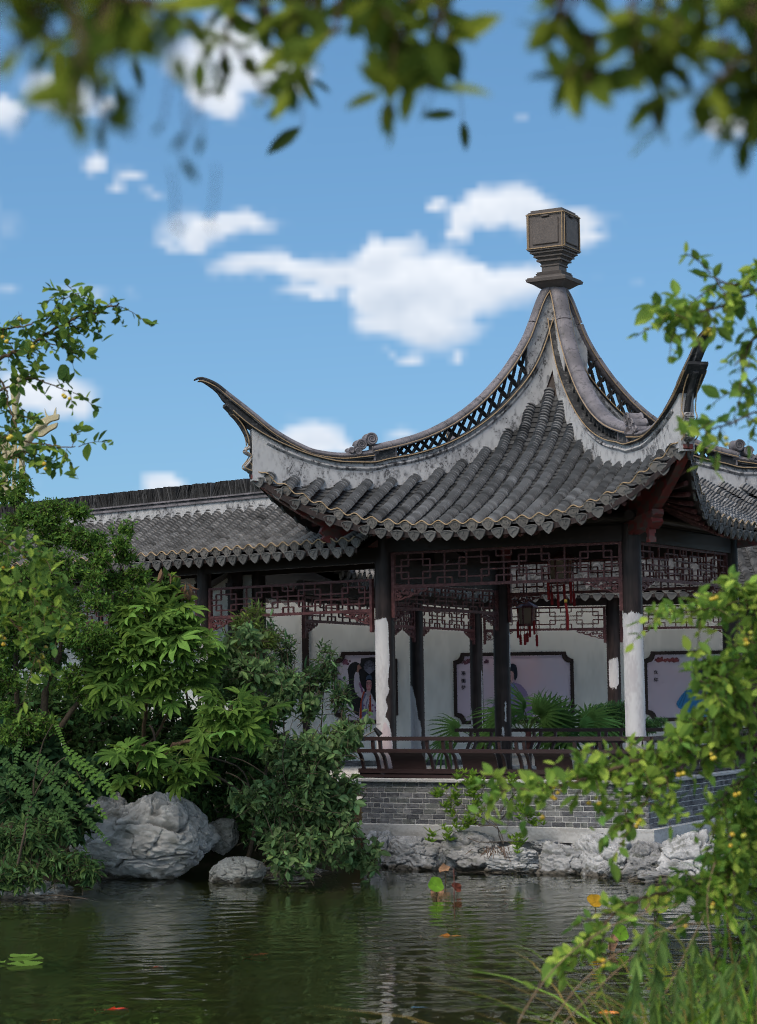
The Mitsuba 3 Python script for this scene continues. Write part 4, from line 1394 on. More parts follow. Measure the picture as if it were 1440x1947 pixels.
def lantern(label, x, y, z_top, s, tassels, seed):
    """A hexagonal palace lantern: hook rod, canopy, body with lattice, base, red tassels."""
    rng = np.random.default_rng(seed)
    k = thing('palace_lantern', label, 'lantern', 'lanterns hanging in the pavilion')
    a = np.arange(6) * np.pi / 3

    def hexa(r0, z0, r1, z1):
        v = [(x + r * math.cos(t), y + r * math.sin(t), z) for r, z in ((r0, z0), (r1, z1)) for t in a]
        f = [[i, (i + 1) % 6, 6 + (i + 1) % 6, 6 + i] for i in range(6)] + [[0, 5, 4, 3], [3, 2, 1, 0], [6, 7, 8, 9], [9, 10, 11, 6]]
        return np.array(v), np.array(f)

    put(k, 'rod', tube([(x, y, z_top + .9), (x, y, z_top)], .012, 6), 'mat_black')
    m = MB()
    m.add(*hexa(.24 * s, z_top - .10 * s, .05 * s, z_top)).add(*hexa(.27 * s, z_top - .14 * s, .24 * s, z_top - .10 * s))
    put(k, 'canopy', m.out(), 'mat_red_wood')
    put(k, 'body', hexa(.17 * s, z_top - .50 * s, .20 * s, z_top - .145 * s), flat((.20, .15, .11)))
    m = MB()
    for t in a:
        m.bar((x + .19 * s * math.cos(t), y + .19 * s * math.sin(t), z_top - .52 * s), (x + .215 * s * math.cos(t), y + .215 * s * math.sin(t), z_top - .13 * s), .025, .025)
    m.add(*hexa(.19 * s, z_top - .55 * s, .20 * s, z_top - .50 * s))
    put(k, 'ribs', m.out(), 'mat_red_wood')
    for i in range(tassels):
        t = a[i % 6] + .2
        r = (.22 if i < 6 else .0) * s
        px, py = x + r * math.cos(t), y + r * math.sin(t)
        zt = z_top - (.14 if i % 2 else .50) * s - rng.uniform(0, .05)
        L = (.62 if i % 2 else .42) * s * rng.uniform(.9, 1.15)
        m = MB()
        m.tube([(px, py, zt), (px + rng.normal(0, .01), py, zt - L * .45)], .008, 5)
        m.tube([(px, py, zt - L * .45), (px, py, zt - L * .52), (px + .005, py, zt - L)], [.012, .028, .024], 7)
        put(k, 'tassel', m.out(), 'mat_tassel', smooth=40)
    return k


q = spot(1002, 1150, 41.2)
lantern('dark lantern with long red tassels hanging low between the two dark rear columns', q[0], q[1], q[2] + .06, .85, 7, 1)
q = spot(1066, 1060, 37.6)
lantern('dark lantern hung under the middle of the pavilion ceiling, behind the front fretwork', q[0], q[1], 5.28, 1.05, 6, 2)
q = spot(1076, 1146, 42.5)
q2 = spot(1080, 1199, 42.5)
k = thing('red_ribbon', 'single dark red ribbon with a yellow top hanging before the gallery fretwork', 'ribbon')
put(k, 'cloth', ribbon2([q, (q + q2) / 2 + [.02, 0, 0], q2], np.array([1, 0, 0]), .024, np.array([0, 1, 0]), .006), 'mat_tassel')
put(k, 'top_knot', (np.array(bevel_box(.06, .05, .07, .012).vertices) + q + [0, 0, .03], bevel_box(.06, .05, .07, .012).faces), flat((.42, .28, .05)))
put(k, 'cord', tube([q + [0, 0, .05], q + [0, 0, .95]], .006, 5), 'mat_black')

k = thing('spotlight', 'small black spotlight on a thin arm beside the peeling front left column', 'lamp')
a, b = spot(690, 1402, 35.6), spot(716, 1388, 35.6)
put(k, 'arm', tube([a, b], .012, 6), 'mat_black')
t = unit(b - a)
put(k, 'head', tube([b - [.03, 0, -.03], b + [.035, 0, -.05], b + [.07, 0, -.09]], [.03, .045, .05], 10), 'mat_black', smooth=40)
put(k, 'foot', tube([a + [0, 0, .0], a - [0, 0, .06]], .03, 8), 'mat_black')

# planters behind the rear railing
for px, lab in ((985, 'left grey stone trough under the palms behind the pavilion railing'), (1075, 'right grey stone trough under the palms behind the pavilion railing')):
    c = spot(px, 1450, 43.6)
    k = thing('stone_trough', lab, 'planter', 'troughs under the palms')
    m = MB()
    w, d, h = .44, .25, .24
    m.box((c[0] - w, c[1] - d, .96), (c[0] + w, c[1] + d, 1.52))
    put(k, 'body', m.out(), 'mat_concrete')
    put(k, 'rim', MB().box((c[0] - w - .03, c[1] - d - .03, 1.522), (c[0] + w + .03, c[1] + d + .03, 1.59)).out(), 'mat_concrete')
    put(k, 'soil', MB().box((c[0] - w + .05, c[1] - d + .05, 1.57), (c[0] + w - .05, c[1] + d - .05, 1.60)).out(), 'mat_ground')

# ---------------------------------------------------------------- dragon lamp post far left
k = thing('dragon_lamp_post', 'pale gilt lamp post with a dragon head arm rising behind the left trees', 'lamp post')
DY = 60.0
foot = spot(27, 940, DY)
c = np.array([foot[0], foot[1], 0.0])
zt = spot(27, 860, DY)[2]
for dx, dy in ((-.26, -.15), (.22, -.15), (-.26, .2), (.22, .2), (.0, .0)):
    put(k, 'post', MB().bar(c + [dx, dy, .8], c + [dx, dy, zt + .25], .10, .10, up=(0, 1, 0)).out(), 'mat_gilt')
m = MB()
for z in np.arange(2.0, zt, 1.1):
    m.box(c + [-.33, -.22, z - .06], c + [.30, .27, z + .06])
put(k, 'cross_plates', m.out(), 'mat_gilt')
neck = [spot(*q, DY) for q in [(36, 872), (44, 852), (56, 832), (72, 815), (88, 805)]]
arm = put(k, 'dragon_arm', tube(smoothcurve(neck, 16), np.linspace(.16, .20, 16), 10, rad2=np.linspace(.14, .12, 16)), 'mat_gilt', smooth=45)
jaw = lambda pts: curve([(lambda s: (s[0], s[2]))(spot(*q, DY)) for q in pts])
for name, pts in (('upper_jaw', [(60, 818), (82, 796), (100, 790), (113, 788), (112, 796), (96, 802), (84, 812), (70, 826)]), ('lower_jaw', [(66, 830), (84, 815), (98, 808), (110, 804), (108, 811), (94, 820), (78, 830)]),
                  ('horn', [(88, 795), (85, 776), (90, 788), (96, 793)]), ('horn', [(101, 791), (107, 774), (107, 788)])):
    v, f = prism(jaw(pts), .22 if 'jaw' in name else .08)
    put(arm, name, (np.column_stack([v[:, 0], DY + v[:, 2], v[:, 1]]), f), 'mat_gilt')
fl = [spot(*q, DY) for q in [(28, 880), (28, 790), (30, 745), (36, 712)]]
put(k, 'flame_finial', tube(smoothcurve(fl, 12), np.interp(np.linspace(0, 1, 12), [0, .6, .85, 1], [.07, .07, .17, .05]), 8), 'mat_gilt', smooth=45)
left = [spot(*q, DY) for q in [(20, 872), (10, 850), (-4, 832), (-18, 822)]]
put(k, 'dragon_arm', tube(smoothcurve(left, 12), .16, 8), 'mat_gilt', smooth=45)
# ---------------------------------------------------------------- rocks
_ICO = {}


def rock(radii, seed, level=5, planes=16, bumpy=1.0, base=(.25, .25, .26), lump=.22):
    """A weathered limestone boulder about the origin: faceted, ridged, cracked. Returns (vertices, faces, colours)."""
    if level not in _ICO:
        m = trimesh.creation.icosphere(level)
        _ICO[level] = (np.array(m.vertices), np.array(m.faces))
    d, f = _ICO[level]
    rng = np.random.default_rng(seed)
    nn = np.vstack([unit(rng.normal(0, 1, (planes, 3))), unit(np.vstack([np.eye(3), -np.eye(3)]) + rng.normal(0, .25, (6, 3)))])
    hh = rng.uniform(.72, 1.0, planes + 6)
    dots = np.maximum(d @ nn.T, 1e-3)
    k = 26
    r = np.minimum(1.25, 1 / (np.sum((dots / hh) ** k, 1)) ** (1 / k))
    q = d * r[:, None]
    w = q + .35 * np.stack([meshkit.fbm(q * 1.6 + o, 3, seed) - .5 for o in (3, 7, 11)], -1)
    ridged = 1 - np.abs(2 * meshkit.fbm(w * 2.3 + seed, 4, seed + 1) - 1)
    lumps = meshkit.fbm(w * 1.5 + 5, 4, seed + 2) - .5
    fine = meshkit.fbm(q * 11, 3, seed + 3) - .5
    c1 = np.abs(meshkit.fbm(w * 1.2 + 21, 3, seed + 4) - .5)
    c2 = np.abs(meshkit.fbm(w * 2.6 + 41, 2, seed + 5) - .5)
    crack = np.exp(-(c1 / .012) ** 2) * .9 + np.exp(-(c2 / .012) ** 2) * .45
    strata = np.sin(9 * (w @ unit(rng.normal(0, 1, 3) + [0, 0, 1.5])))
    pits = np.clip(meshkit.fbm(w * 4.6 + 60, 2, seed + 6) - .62, 0, 1)
    r = r * (1 + bumpy * (lump * lumps + .11 * (ridged - .6) + .085 * fine + .05 * (meshkit.fbm(q * 27, 2, seed + 12) - .5) + .018 * strata - .17 * crack - .6 * pits))
    v = d * r[:, None] * np.asarray(radii)
    g = .62 + .85 * meshkit.fbm(w * 3.1 + 80, 4, seed + 7) + .55 * (meshkit.fbm(q * 17 + 9, 2, seed + 8) - .5)
    vein = np.exp(-(np.abs(meshkit.fbm(w * 3.4 + 90, 3, seed + 9) - .5) / .018) ** 2)
    g = g * (1 + .30 * vein)
    moss = np.clip((meshkit.fbm(q * 5 + 33, 4, seed + 10) - .56) * 7, 0, 1)
    col = np.asarray(base) * g[:, None]
    col = col * (1 - .55 * moss[:, None]) + np.array([.07, .075, .05]) * .55 * moss[:, None]
    col = np.clip(col * (1 - .55 * np.clip(crack, 0, 1))[:, None], .008, .7)
    return v, f, col


def place_rock(label, center, radii, seed, level=5, rot=0.0, group=None, stain=True, taper=None, **kw):
    v, f, c = rock(radii, seed, level, **kw)
    if taper:                                       # broad foot, narrower crown
        v[:, :2] *= np.interp(v[:, 2] / radii[2], [-1, -.55, 0, 1], taper)[:, None]
    ca, sa = math.cos(rot), math.sin(rot)
    v = np.column_stack([ca * v[:, 0] - sa * v[:, 1], sa * v[:, 0] + ca * v[:, 1], v[:, 2]]) + np.asarray(center)
    if stain:                                        # brown water line, ragged, as on the real stones
        e = meshkit.fbm(v * 9, 3, seed) * .26 - .04
        s = np.clip((e - v[:, 2]) / .05, 0, 1)[:, None]
        c = c * (1 - .8 * s) + np.array([.055, .042, .024]) * .8 * s
    k = thing('rock', label, 'rock', group)
    scene[k] = tply((v, f), 'mat_rock', True, c)
    return k


def px_rock(label, x0, x1, y0, y1, Y, seed, depth=.8, **kw):
    a, b = spot(x0, (y0 + y1) / 2, Y), spot(x1, (y0 + y1) / 2, Y)
    t, u = spot((x0 + x1) / 2, y0, Y), spot((x0 + x1) / 2, y1, Y)
    w, h = (b[0] - a[0]) / 2, (t[2] - u[2]) / 2
    return place_rock(label, ((a[0] + b[0]) / 2, Y, (t[2] + u[2]) / 2), (w * 1.12, w * depth * 1.1, h * 1.14), seed, **kw)


px_rock('big grey boulder overhanging the water at the left', 160, 402, 1520, 1672, 34.3, 5, .65, level=6, taper=(.80, 1.06, 1.06, .50), planes=11, bumpy=.95, lump=.14, base=(.46, .455, .45))
px_rock('big boulder\'s darker left shoulder, half hidden by leaves', 128, 236, 1524, 1664, 34.6, 9, .8, level=5, base=(.40, .395, .39))
px_rock('small pale rock at the water\'s edge right of the big boulder', 400, 502, 1626, 1690, 33.4, 17, .8, taper=(1, 1.05, 1.0, .55), base=(.40, .39, .365))
px_rock('low grey rock behind the small pale rock, under the shrubs', 385, 455, 1556, 1620, 35.0, 23, .8, base=(.36, .35, .33))
px_rock('dark mossy rock among the leaves at the left edge', -30, 72, 1478, 1560, 33.0, 29, .8, base=(.34, .33, .30))
px_rock('dark low bank stone at the far left water line', -60, 130, 1668, 1745, 31.8, 31, .9, base=(.36, .35, .33))
px_rock('shadowed bank stone below the big boulder', 150, 330, 1640, 1700, 34.9, 37, .6, base=(.40, .39, .38))
px_rock('shadowed bank stone under the leafy shrub', 480, 640, 1640, 1700, 35.0, 38, .6, base=(.38, .37, .35))


def front_at(px, py, d):
    """Where the line of sight meets the plane d metres out from the pavilion's centre on its front side."""
    n = PD(0, -1)
    dr = FWD * FOCAL + RIGHT * (px - 720) - UP * (py - 973.5)
    t = ((np.append(PC, 0) + n * d - EYE) @ n) / (dr @ n)
    return EYE + dr * t


BASE_ROCKS = [(690, 744, 1586, 1668, 3.00, 51, 'leaning grey rock at the left end of the row under the brick plinth'), (728, 842, 1588, 1672, 3.08, 52, 'broad pale rock under the plinth, second from the left'),
              (818, 880, 1610, 1676, 2.90, 53, 'dark recessed stone between two pale rocks under the plinth'), (846, 950, 1582, 1650, 3.10, 64, 'tall fissured rock in front of the band, left of the small shrub'),
              (862, 1020, 1636, 1688, 3.02, 55, 'low pale stone along the water below the small shrub'), (936, 1030, 1606, 1662, 3.15, 56, 'dark pitted overhanging rock under the small shrub'),
              (1012, 1130, 1604, 1688, 3.08, 57, 'long rough grey rock right of the small shrub'), (1098, 1206, 1600, 1690, 3.12, 58, 'rough grey rock near the right end of the plinth row'),
              (1140, 1176, 1640, 1676, 3.5, 59, 'fist shaped small stone at the water in front of the row'), (1178, 1292, 1598, 1684, 3.15, 60, 'hollowed pale rock at the plinth\'s right corner'),
              (1260, 1380, 1590, 1690, 3.3, 61, 'pale rock beyond the plinth corner behind the right foliage'), (1010, 1070, 1594, 1622, 2.9, 62, 'flat stone wedged under the concrete band'),
              (1090, 1150, 1598, 1624, 2.9, 63, 'second flat stone wedged under the concrete band'), (1190, 1330, 1655, 1704, 3.7, 65, 'low wet stones at the right water line')]
for x0, x1, y0, y1, d, sd, lab in BASE_ROCKS:
    a, b = front_at(x0, (y0 + y1) / 2, d), front_at(x1, (y0 + y1) / 2, d)
    t, u = front_at((x0 + x1) / 2, y0 + 3, d), front_at((x0 + x1) / 2, y1, d)
    w = np.linalg.norm((b - a)[:2]) / 2
    place_rock(lab, [(a[0] + b[0]) / 2, (a[1] + b[1]) / 2, (t[2] + u[2]) / 2], (w * .98, max(.28, w * .55), (t[2] - u[2]) / 2 * 1.16), sd, 5, rot=PROT, bumpy=1.15, planes=9, lump=.46,
               base=np.array([.36, .36, .37]) * (.62, 1.1, .85, 1.0, .72)[sd % 5], group='rocks along the foot of the plinth')
# ---------------------------------------------------------------- leaves


def ovate(w=.52, fold=.10, curl=.10):
    """A pointed oval leaf along +x, length 1, normal +z: (vertices, faces)."""
    xs, ws = [0, .16, .40, .68, .88], [.0, .30, .5, .40, .16]
    mid = [(x, 0, -fold * (4 * x * (1 - x)) * .5 - curl * x * x) for x in xs] + [(1.0, 0, -curl * 1.15)]
    L = [(xs[i] + .02, ws[i] * w, fold * ws[i] - curl * xs[i] ** 2) for i in range(1, 5)]
    R = [(x, -y, z) for x, y, z in L]
    v = np.array(mid + L + R)
    l, r = 6, 10
    f = [[0, 1, l], [1, 2, l + 1], [1, l + 1, l], [2, 3, l + 2], [2, l + 2, l + 1], [3, 4, l + 3], [3, l + 3, l + 2], [4, 5, l + 3]]
    f += [[0, r, 1], [1, r + 1, 2], [1, r, r + 1], [2, r + 2, 3], [2, r + 1, r + 2], [3, r + 3, 4], [3, r + 2, r + 3], [4, r + 3, 5]]
    return v, np.array(f)


def slim(w=.16, curl=.25):
    v, f = ovate(w, .04, curl)
    return v, f


def chip(w=.5):
    """A small leaf of four triangles, folded along its middle."""
    v = np.array([(0, 0, 0), (.45, w / 2, .06), (1, 0, -.06), (.45, -w / 2, .06), (.5, 0, -.03)])
    return v, np.array([[0, 4, 1], [1, 4, 2], [0, 3, 4], [3, 2, 4]])


def palmate(lobes=8, droop=.28):
    """A fatsia-like leaf: long pointed lobes from one centre, along +x, about 1 across."""
    v, f = [(0, 0, 0)], []
    ang = np.radians(np.linspace(-128, 128, lobes))
    for i, a in enumerate(ang):
        L = .66 * (1 - .28 * abs(a) / 2.2)
        e, s = np.array([math.cos(a), math.sin(a)]), np.array([-math.sin(a), math.cos(a)])
        o = len(v)
        prof = [(.24, .048), (.60, .098), (.84, .062)]
        for t, w in prof:
            p = e * L * t
            for sg in (1, -1):
                q = p + s * w * sg * L / .66
                v.append((*q, .03 - droop * (L * t) ** 2))
            v.append((*p, -droop * (L * t) ** 2 - .01))
        v.append((*(e * L), -droop * L * L * 1.1 - .03))
        f += [[0, o + 2, o], [0, o + 1, o + 2]]
        for j in (0, 3):
            f += [[o + j, o + j + 2, o + j + 5], [o + j, o + j + 5, o + j + 3], [o + j + 2, o + j + 1, o + j + 4], [o + j + 2, o + j + 4, o + j + 5]]
        f += [[o + 6, o + 8, o + 9], [o + 8, o + 7, o + 9]]
        if i:
            f += [[0, prev + 0, o + 1]]
        prev = o
    v = np.array(v)
    v[:, 0] += .12
    return v, np.array(f)


def rot_frames(x, z):
    """Orthonormal frames (n,3,3) with first column along x and third near z."""
    x = unit(x)
    y = unit(np.cross(z, x))
    return np.stack([x, y, np.cross(x, y)], -1)


def leaf_colors(rng, n, base, spread=.28, warm=.12, tips=None):
    c = np.asarray(base) * np.exp(rng.normal(0, spread, (n, 1)))
    c = c * (1 + warm * rng.normal(0, 1, (n, 1)) * np.array([1.0, .35, -.3]))
    if tips is not None:
        m = rng.random(n) < tips[1]
        c[m] = np.asarray(tips[0]) * np.exp(rng.normal(0, .2, (m.sum(), 1)))
    return np.clip(c, .004, .8)


def bake(tmpl, pos, R, size, cols, sizew=None):
    """All the leaves as one mesh with a colour for each."""
    v, f = tmpl
    s = np.stack([size, size if sizew is None else sizew, size], -1)
    V = np.einsum('nij,nkj->nki', R, v[None] * s[:, None, :]) + pos[:, None]
    n, k = len(pos), len(v)
    F = (f[None] + (np.arange(n) * k)[:, None, None]).reshape(-1, 3)
    return V.reshape(-1, 3), F, np.repeat(cols, k, axis=0)


def visible_rank(pos, size):
    """How large each leaf shows in the picture; leaves out of the frame count as nothing."""
    d = pos - EYE
    z = d @ FWD
    x, y = d @ RIGHT / z, d @ UP / z
    on = (np.abs(x) < .178) & (np.abs(y) < .240) & (z > .3)
    return np.where(on, size / z, 0)


SHARED = {}


def shared_leaf(tag, tmpl, col):
    k = (tag, tuple(np.round(col, 3)))
    if k not in SHARED:
        SHARED[k] = tply(tmpl, 'mat_leaf', color=np.tile(np.asarray(col), (len(tmpl[0]), 1)))
    return SHARED[k]


def leaves(parent, tag, tmpl, pos, R, size, cols, single=0, name='leaf', rest='foliage'):
    """The SINGLE leaves that show largest become parts of their own, the rest one mesh."""
    order = np.argsort(-visible_rank(pos, size))
    one = order[:single]
    if single:
        pal = cols[one]
        # eight tints shared by the single leaves
        q = np.argsort(pal.sum(1))
        tint = {}
        for g, idx in enumerate(np.array_split(q, 8)):
            if len(idx):
                m = pal[idx].mean(0)
                for i in idx:
                    tint[i] = m
        for i, j in enumerate(one):
            put(parent, name, shared_leaf(tag, tmpl, tint[i]), None, tw=frame(pos[j], R[j][:, 0], R[j][:, 1], R[j][:, 2], size[j], size[j], size[j]))
    left = order[single:]
    if len(left):
        v, f, c = bake(tmpl, pos[left], R[left], size[left], cols[left])
        put(parent, rest, (v, f), 'mat_leaf', color=c, kind='stuff')


def twigs(parent, T_, name='twigs', col=(.06, .045, .03)):
    m = MB()
    for P, r in T_:
        m.tube(P, np.linspace(r, r * .35, len(P)), 4, caps=False, col=col)
    if m.n:
        put(parent, name, m.out(), 'mat_tinted', smooth=False, color=m.colors(), kind='stuff' if len(T_) > 3 else None)


def bushy(blobs, n, rng, twig=.35, per=8, leaf=.07, up=.25, shell=.55, spread=.6, leafvar=.22, droop=.0, min_z=.05):
    """Sprigs spread through ellipsoids (centre, radii, weight): returns leaf positions, frames, sizes and the twigs."""
    w = np.array([b[2] * np.prod(b[1]) ** (2 / 3) for b in blobs])
    pick = rng.choice(len(blobs), n, p=w / w.sum())
    C = np.array([b[0] for b in blobs])[pick]
    Rr = np.array([b[1] for b in blobs])[pick]
    d = unit(rng.normal(0, 1, (n, 3)))
    rad = shell + (1 - shell) * rng.random(n) ** .6
    lump = .82 + .5 * (meshkit.fbm(d * 2.2 + pick[:, None] * 7.3, 2, 77) - .3)
    tip = C + d * Rr * (rad * lump)[:, None]
    ax = unit(d / Rr * np.mean(Rr) + rng.normal(0, spread, (n, 3)) + [0, 0, up])
    ax = unit(ax - np.array([0, 0, droop]))
    ok = tip[:, 2] > min_z
    tip, ax, n = tip[ok], ax[ok], int(ok.sum())
    L = twig * rng.uniform(.6, 1.3, n)
    t = np.linspace(.25, 1.0, per)
    side = unit(np.cross(ax, rng.normal(0, 1, (n, 3))))
    pos = tip[:, None] - ax[:, None] * (L[:, None] * (1 - t))[..., None]
    ph = rng.uniform(0, 6.3, n)[:, None] + np.arange(per) * 2.4
    s2 = np.cross(ax, side)
    rad_dir = np.cos(ph)[..., None] * side[:, None] + np.sin(ph)[..., None] * s2[:, None]
    x = unit(rad_dir * .85 + ax[:, None] * (.35 + .6 * t)[None, :, None] + rng.normal(0, .25, (n, per, 3)) - np.array([0, 0, .12 + droop]))
    z = unit(np.array([0, 0, 1.0]) * .9 + ax[:, None] * .5 + rng.normal(0, .45, (n, per, 3)))
    size = leaf * np.exp(rng.normal(0, leafvar, (n, per)))
    T_ = [(np.array([a - x_ * l, a - x_ * l * .4 + [0, 0, -.01], a]), .004 + .004 * l) for a, x_, l in zip(tip[:, :], ax, L)]
    return pos.reshape(-1, 3), rot_frames(x.reshape(-1, 3), z.reshape(-1, 3)), size.ravel(), T_


def blob(px, py, Y, rx, ry, depth=None, w=1.0):
    """An ellipsoid of foliage that stands at depth Y: centre and half sizes measured on the photograph."""
    k = Y / FOCAL
    return (spot(px, py, Y), np.array([rx * k, (depth if depth else .8 * (rx + ry) / 2 * k), ry * k]), w)


def clumps(blobs, m, lo, hi, seed):
    """Each ellipsoid broken up into M smaller clumps set round its outside, so that the outline is uneven and gaps stay open."""
    r = np.random.default_rng(seed)
    out = []
    for c, rad, w in blobs:
        for d in unit(r.normal(0, 1, (m, 3)) + [0, -.25, .15]):
            out.append((c + d * rad * r.uniform(.45, .95), rad * r.uniform(lo, hi), w * r.uniform(.6, 1.3)))
    return out


def limb(parent, pts, r0, r1, name='branch', col=(.075, .058, .042), sides=7):
    P = smoothcurve(pts, max(8, 4 * len(pts)))
    rng = np.random.default_rng(len(P) + int(abs(P[0, 0]) * 100))
    P[1:-1] += rng.normal(0, r0 * .35, (len(P) - 2, 3))
    v, f = tube(P, np.linspace(r0, r1, len(P)), sides)
    g = np.exp((meshkit.fbm(v * np.array([14, 14, 5]), 3, 3) - .5) * 1.3)
    return put(parent, name, (v, f), 'mat_tinted', smooth=True, color=np.asarray(col) * g[:, None])


# ---------------------------------------------------------------- left bank: trees and shrubs
GREEN_DEEP, GREEN_MID, GREEN_FRESH, GREEN_YELLOW = (.030, .070, .022), (.050, .108, .030), (.095, .185, .038), (.20, .27, .035)


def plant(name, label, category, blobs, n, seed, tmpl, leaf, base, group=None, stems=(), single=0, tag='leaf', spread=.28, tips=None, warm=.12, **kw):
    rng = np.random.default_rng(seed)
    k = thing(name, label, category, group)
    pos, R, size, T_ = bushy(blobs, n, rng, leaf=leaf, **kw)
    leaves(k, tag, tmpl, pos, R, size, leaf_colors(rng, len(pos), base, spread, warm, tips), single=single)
    twigs(k, T_[::2] if len(T_) > 1500 else T_)
    for pts, r0, r1 in stems:
        limb(k, pts, r0, r1, 'stem')
    return k


G = lambda x, y: .9
# small-leaved tree at the left
bl_ = [blob(10, 905, 33.9, 45, 30), blob(55, 935, 33.8, 40, 26), blob(150, 1000, 33.4, 60, 45), blob(205, 1045, 33.2, 55, 45), blob(95, 985, 33.5, 60, 40), blob(60, 1010, 33.5, 75, 60), blob(150, 1030, 33.2, 80, 62), blob(215, 1085, 33.0, 62, 50), blob(90, 1110, 33.0, 110, 80), blob(190, 1150, 32.8, 78, 62), blob(30, 1190, 32.8, 80, 90), blob(120, 1230, 32.6, 110, 70),
       blob(240, 1130, 33.2, 36, 40, w=.8), blob(20, 960, 33.8, 40, 34), blob(235, 1010, 33.6, 45, 22, w=.7), blob(60, 1320, 32.8, 110, 70), blob(180, 1290, 32.8, 80, 60), blob(-40, 1250, 33, 90, 200, w=.6), blob(10, 1400, 32.6, 70, 60, w=.8)]
plant('small_leaved_tree', 'dense small leaved evergreen tree covering the corridor roof at the left', 'tree', clumps(bl_, 6, .28, .55, 5), 4600, 101, chip(.58), .062, (.115, .225, .052), twig=.26, per=9, tips=((.16, .27, .05), .25),
      stems=[([spot(60, 1600, 33.3), spot(75, 1420, 33.2), spot(110, 1240, 33.1), spot(140, 1080, 33.2)], .09, .03), ([spot(75, 1420, 33.2), spot(180, 1280, 33.0), spot(215, 1130, 33.0)], .05, .02), ([spot(30, 1600, 33.5), spot(30, 1350, 33.4), spot(20, 1100, 33.4)], .07, .02)])

# fatsia: big hand-shaped leaves
FAT = palmate()


def fatsia(label, blobs, n, seed, size, stems, group='fatsia shrubs'):
    rng = np.random.default_rng(seed)
    k = thing('fatsia_shrub', label, 'shrub', group)
    pos, R, sz = [], [], []
    for b, cnt in zip(blobs, n):
        d = unit(rng.normal(0, 1, (cnt, 3)) * [1, 1, .9] + [0, -.45, .35])
        p = b[0] + d * b[1] * rng.uniform(.55, 1.0, (cnt, 1))
        x = unit(d * [1, 1, .3] + rng.normal(0, .35, (cnt, 3)) + [0, -.15, -.30])
        z = unit(rng.normal(0, .30, (cnt, 3)) + [0, -.55, .85])
        pos.append(p), R.append(rot_frames(x, z)), sz.append(size * np.exp(rng.normal(0, .2, cnt)))
    pos, R, sz = np.vstack(pos), np.vstack(R), np.concatenate(sz)
    cols = leaf_colors(rng, len(pos), (.115, .220, .050), .34, .12, ((.18, .24, .04), .12))
    leaves(k, 'fatsia', FAT, pos, R, sz, cols, single=min(len(pos), 290))
    hub = [b[0] for b in blobs]
    m = MB()
    for p, r, s in zip(pos, R, sz):
        h = min(hub, key=lambda q: np.linalg.norm(q - p))
        a = p + r[:, 0] * s * .12
        m.tube([h + (p - h) * .25 - [0, 0, .1], (h + p) / 2 + [0, 0, .02], a], .006, 4, caps=False, col=(.16, .20, .07))
    put(k, 'petioles', m.out(), 'mat_tinted', color=m.colors(), kind='stuff')
    for pts, r0, r1 in stems:
        limb(k, pts, r0, r1, 'stem', col=(.13, .085, .055))
    return k


fatsia('tall fatsia with hand shaped leaves and brown dead bits, standing behind the boulder', [blob(300, 1180, 32.9, 85, 45), blob(250, 1250, 32.6, 70, 60), blob(345, 1240, 32.6, 65, 55), blob(225, 1310, 32.4, 50, 45), blob(330, 1300, 32.5, 60, 40), blob(280, 1150, 33.2, 60, 30)],
       [76, 66, 64, 36, 38, 32], 201, .39, [([spot(250, 1560, 35.4), spot(262, 1460, 34.8), spot(280, 1340, 33.8), spot(290, 1220, 33.0)], .045, .02), ([spot(268, 1420, 34.5), spot(330, 1330, 32.9), spot(345, 1260, 32.8)], .03, .015)])
fatsia('low fatsia spray hanging just above the big boulder', [blob(262, 1440, 32.2, 62, 32), blob(330, 1450, 32.2, 50, 40), blob(360, 1480, 32.1, 35, 28), blob(250, 1480, 32.2, 35, 25)], [13, 12, 8, 5], 202, .44, [([spot(285, 1380, 34.0), spot(290, 1425, 32.9), spot(270, 1440, 32.4)], .02, .012)])
fatsia('fatsia tuft on a bare brown branch left of the leafy shrub', [blob(430, 1350, 32.0, 60, 34), blob(440, 1400, 31.9, 62, 38), blob(480, 1370, 32.0, 36, 30)], [22, 22, 9], 203, .42, [([spot(330, 1415, 32.8), spot(365, 1408, 32.4), spot(400, 1385, 32.2), spot(430, 1372, 32.1)], .035, .016), ([spot(300, 1470, 33.4), spot(330, 1415, 32.8)], .045, .035)])

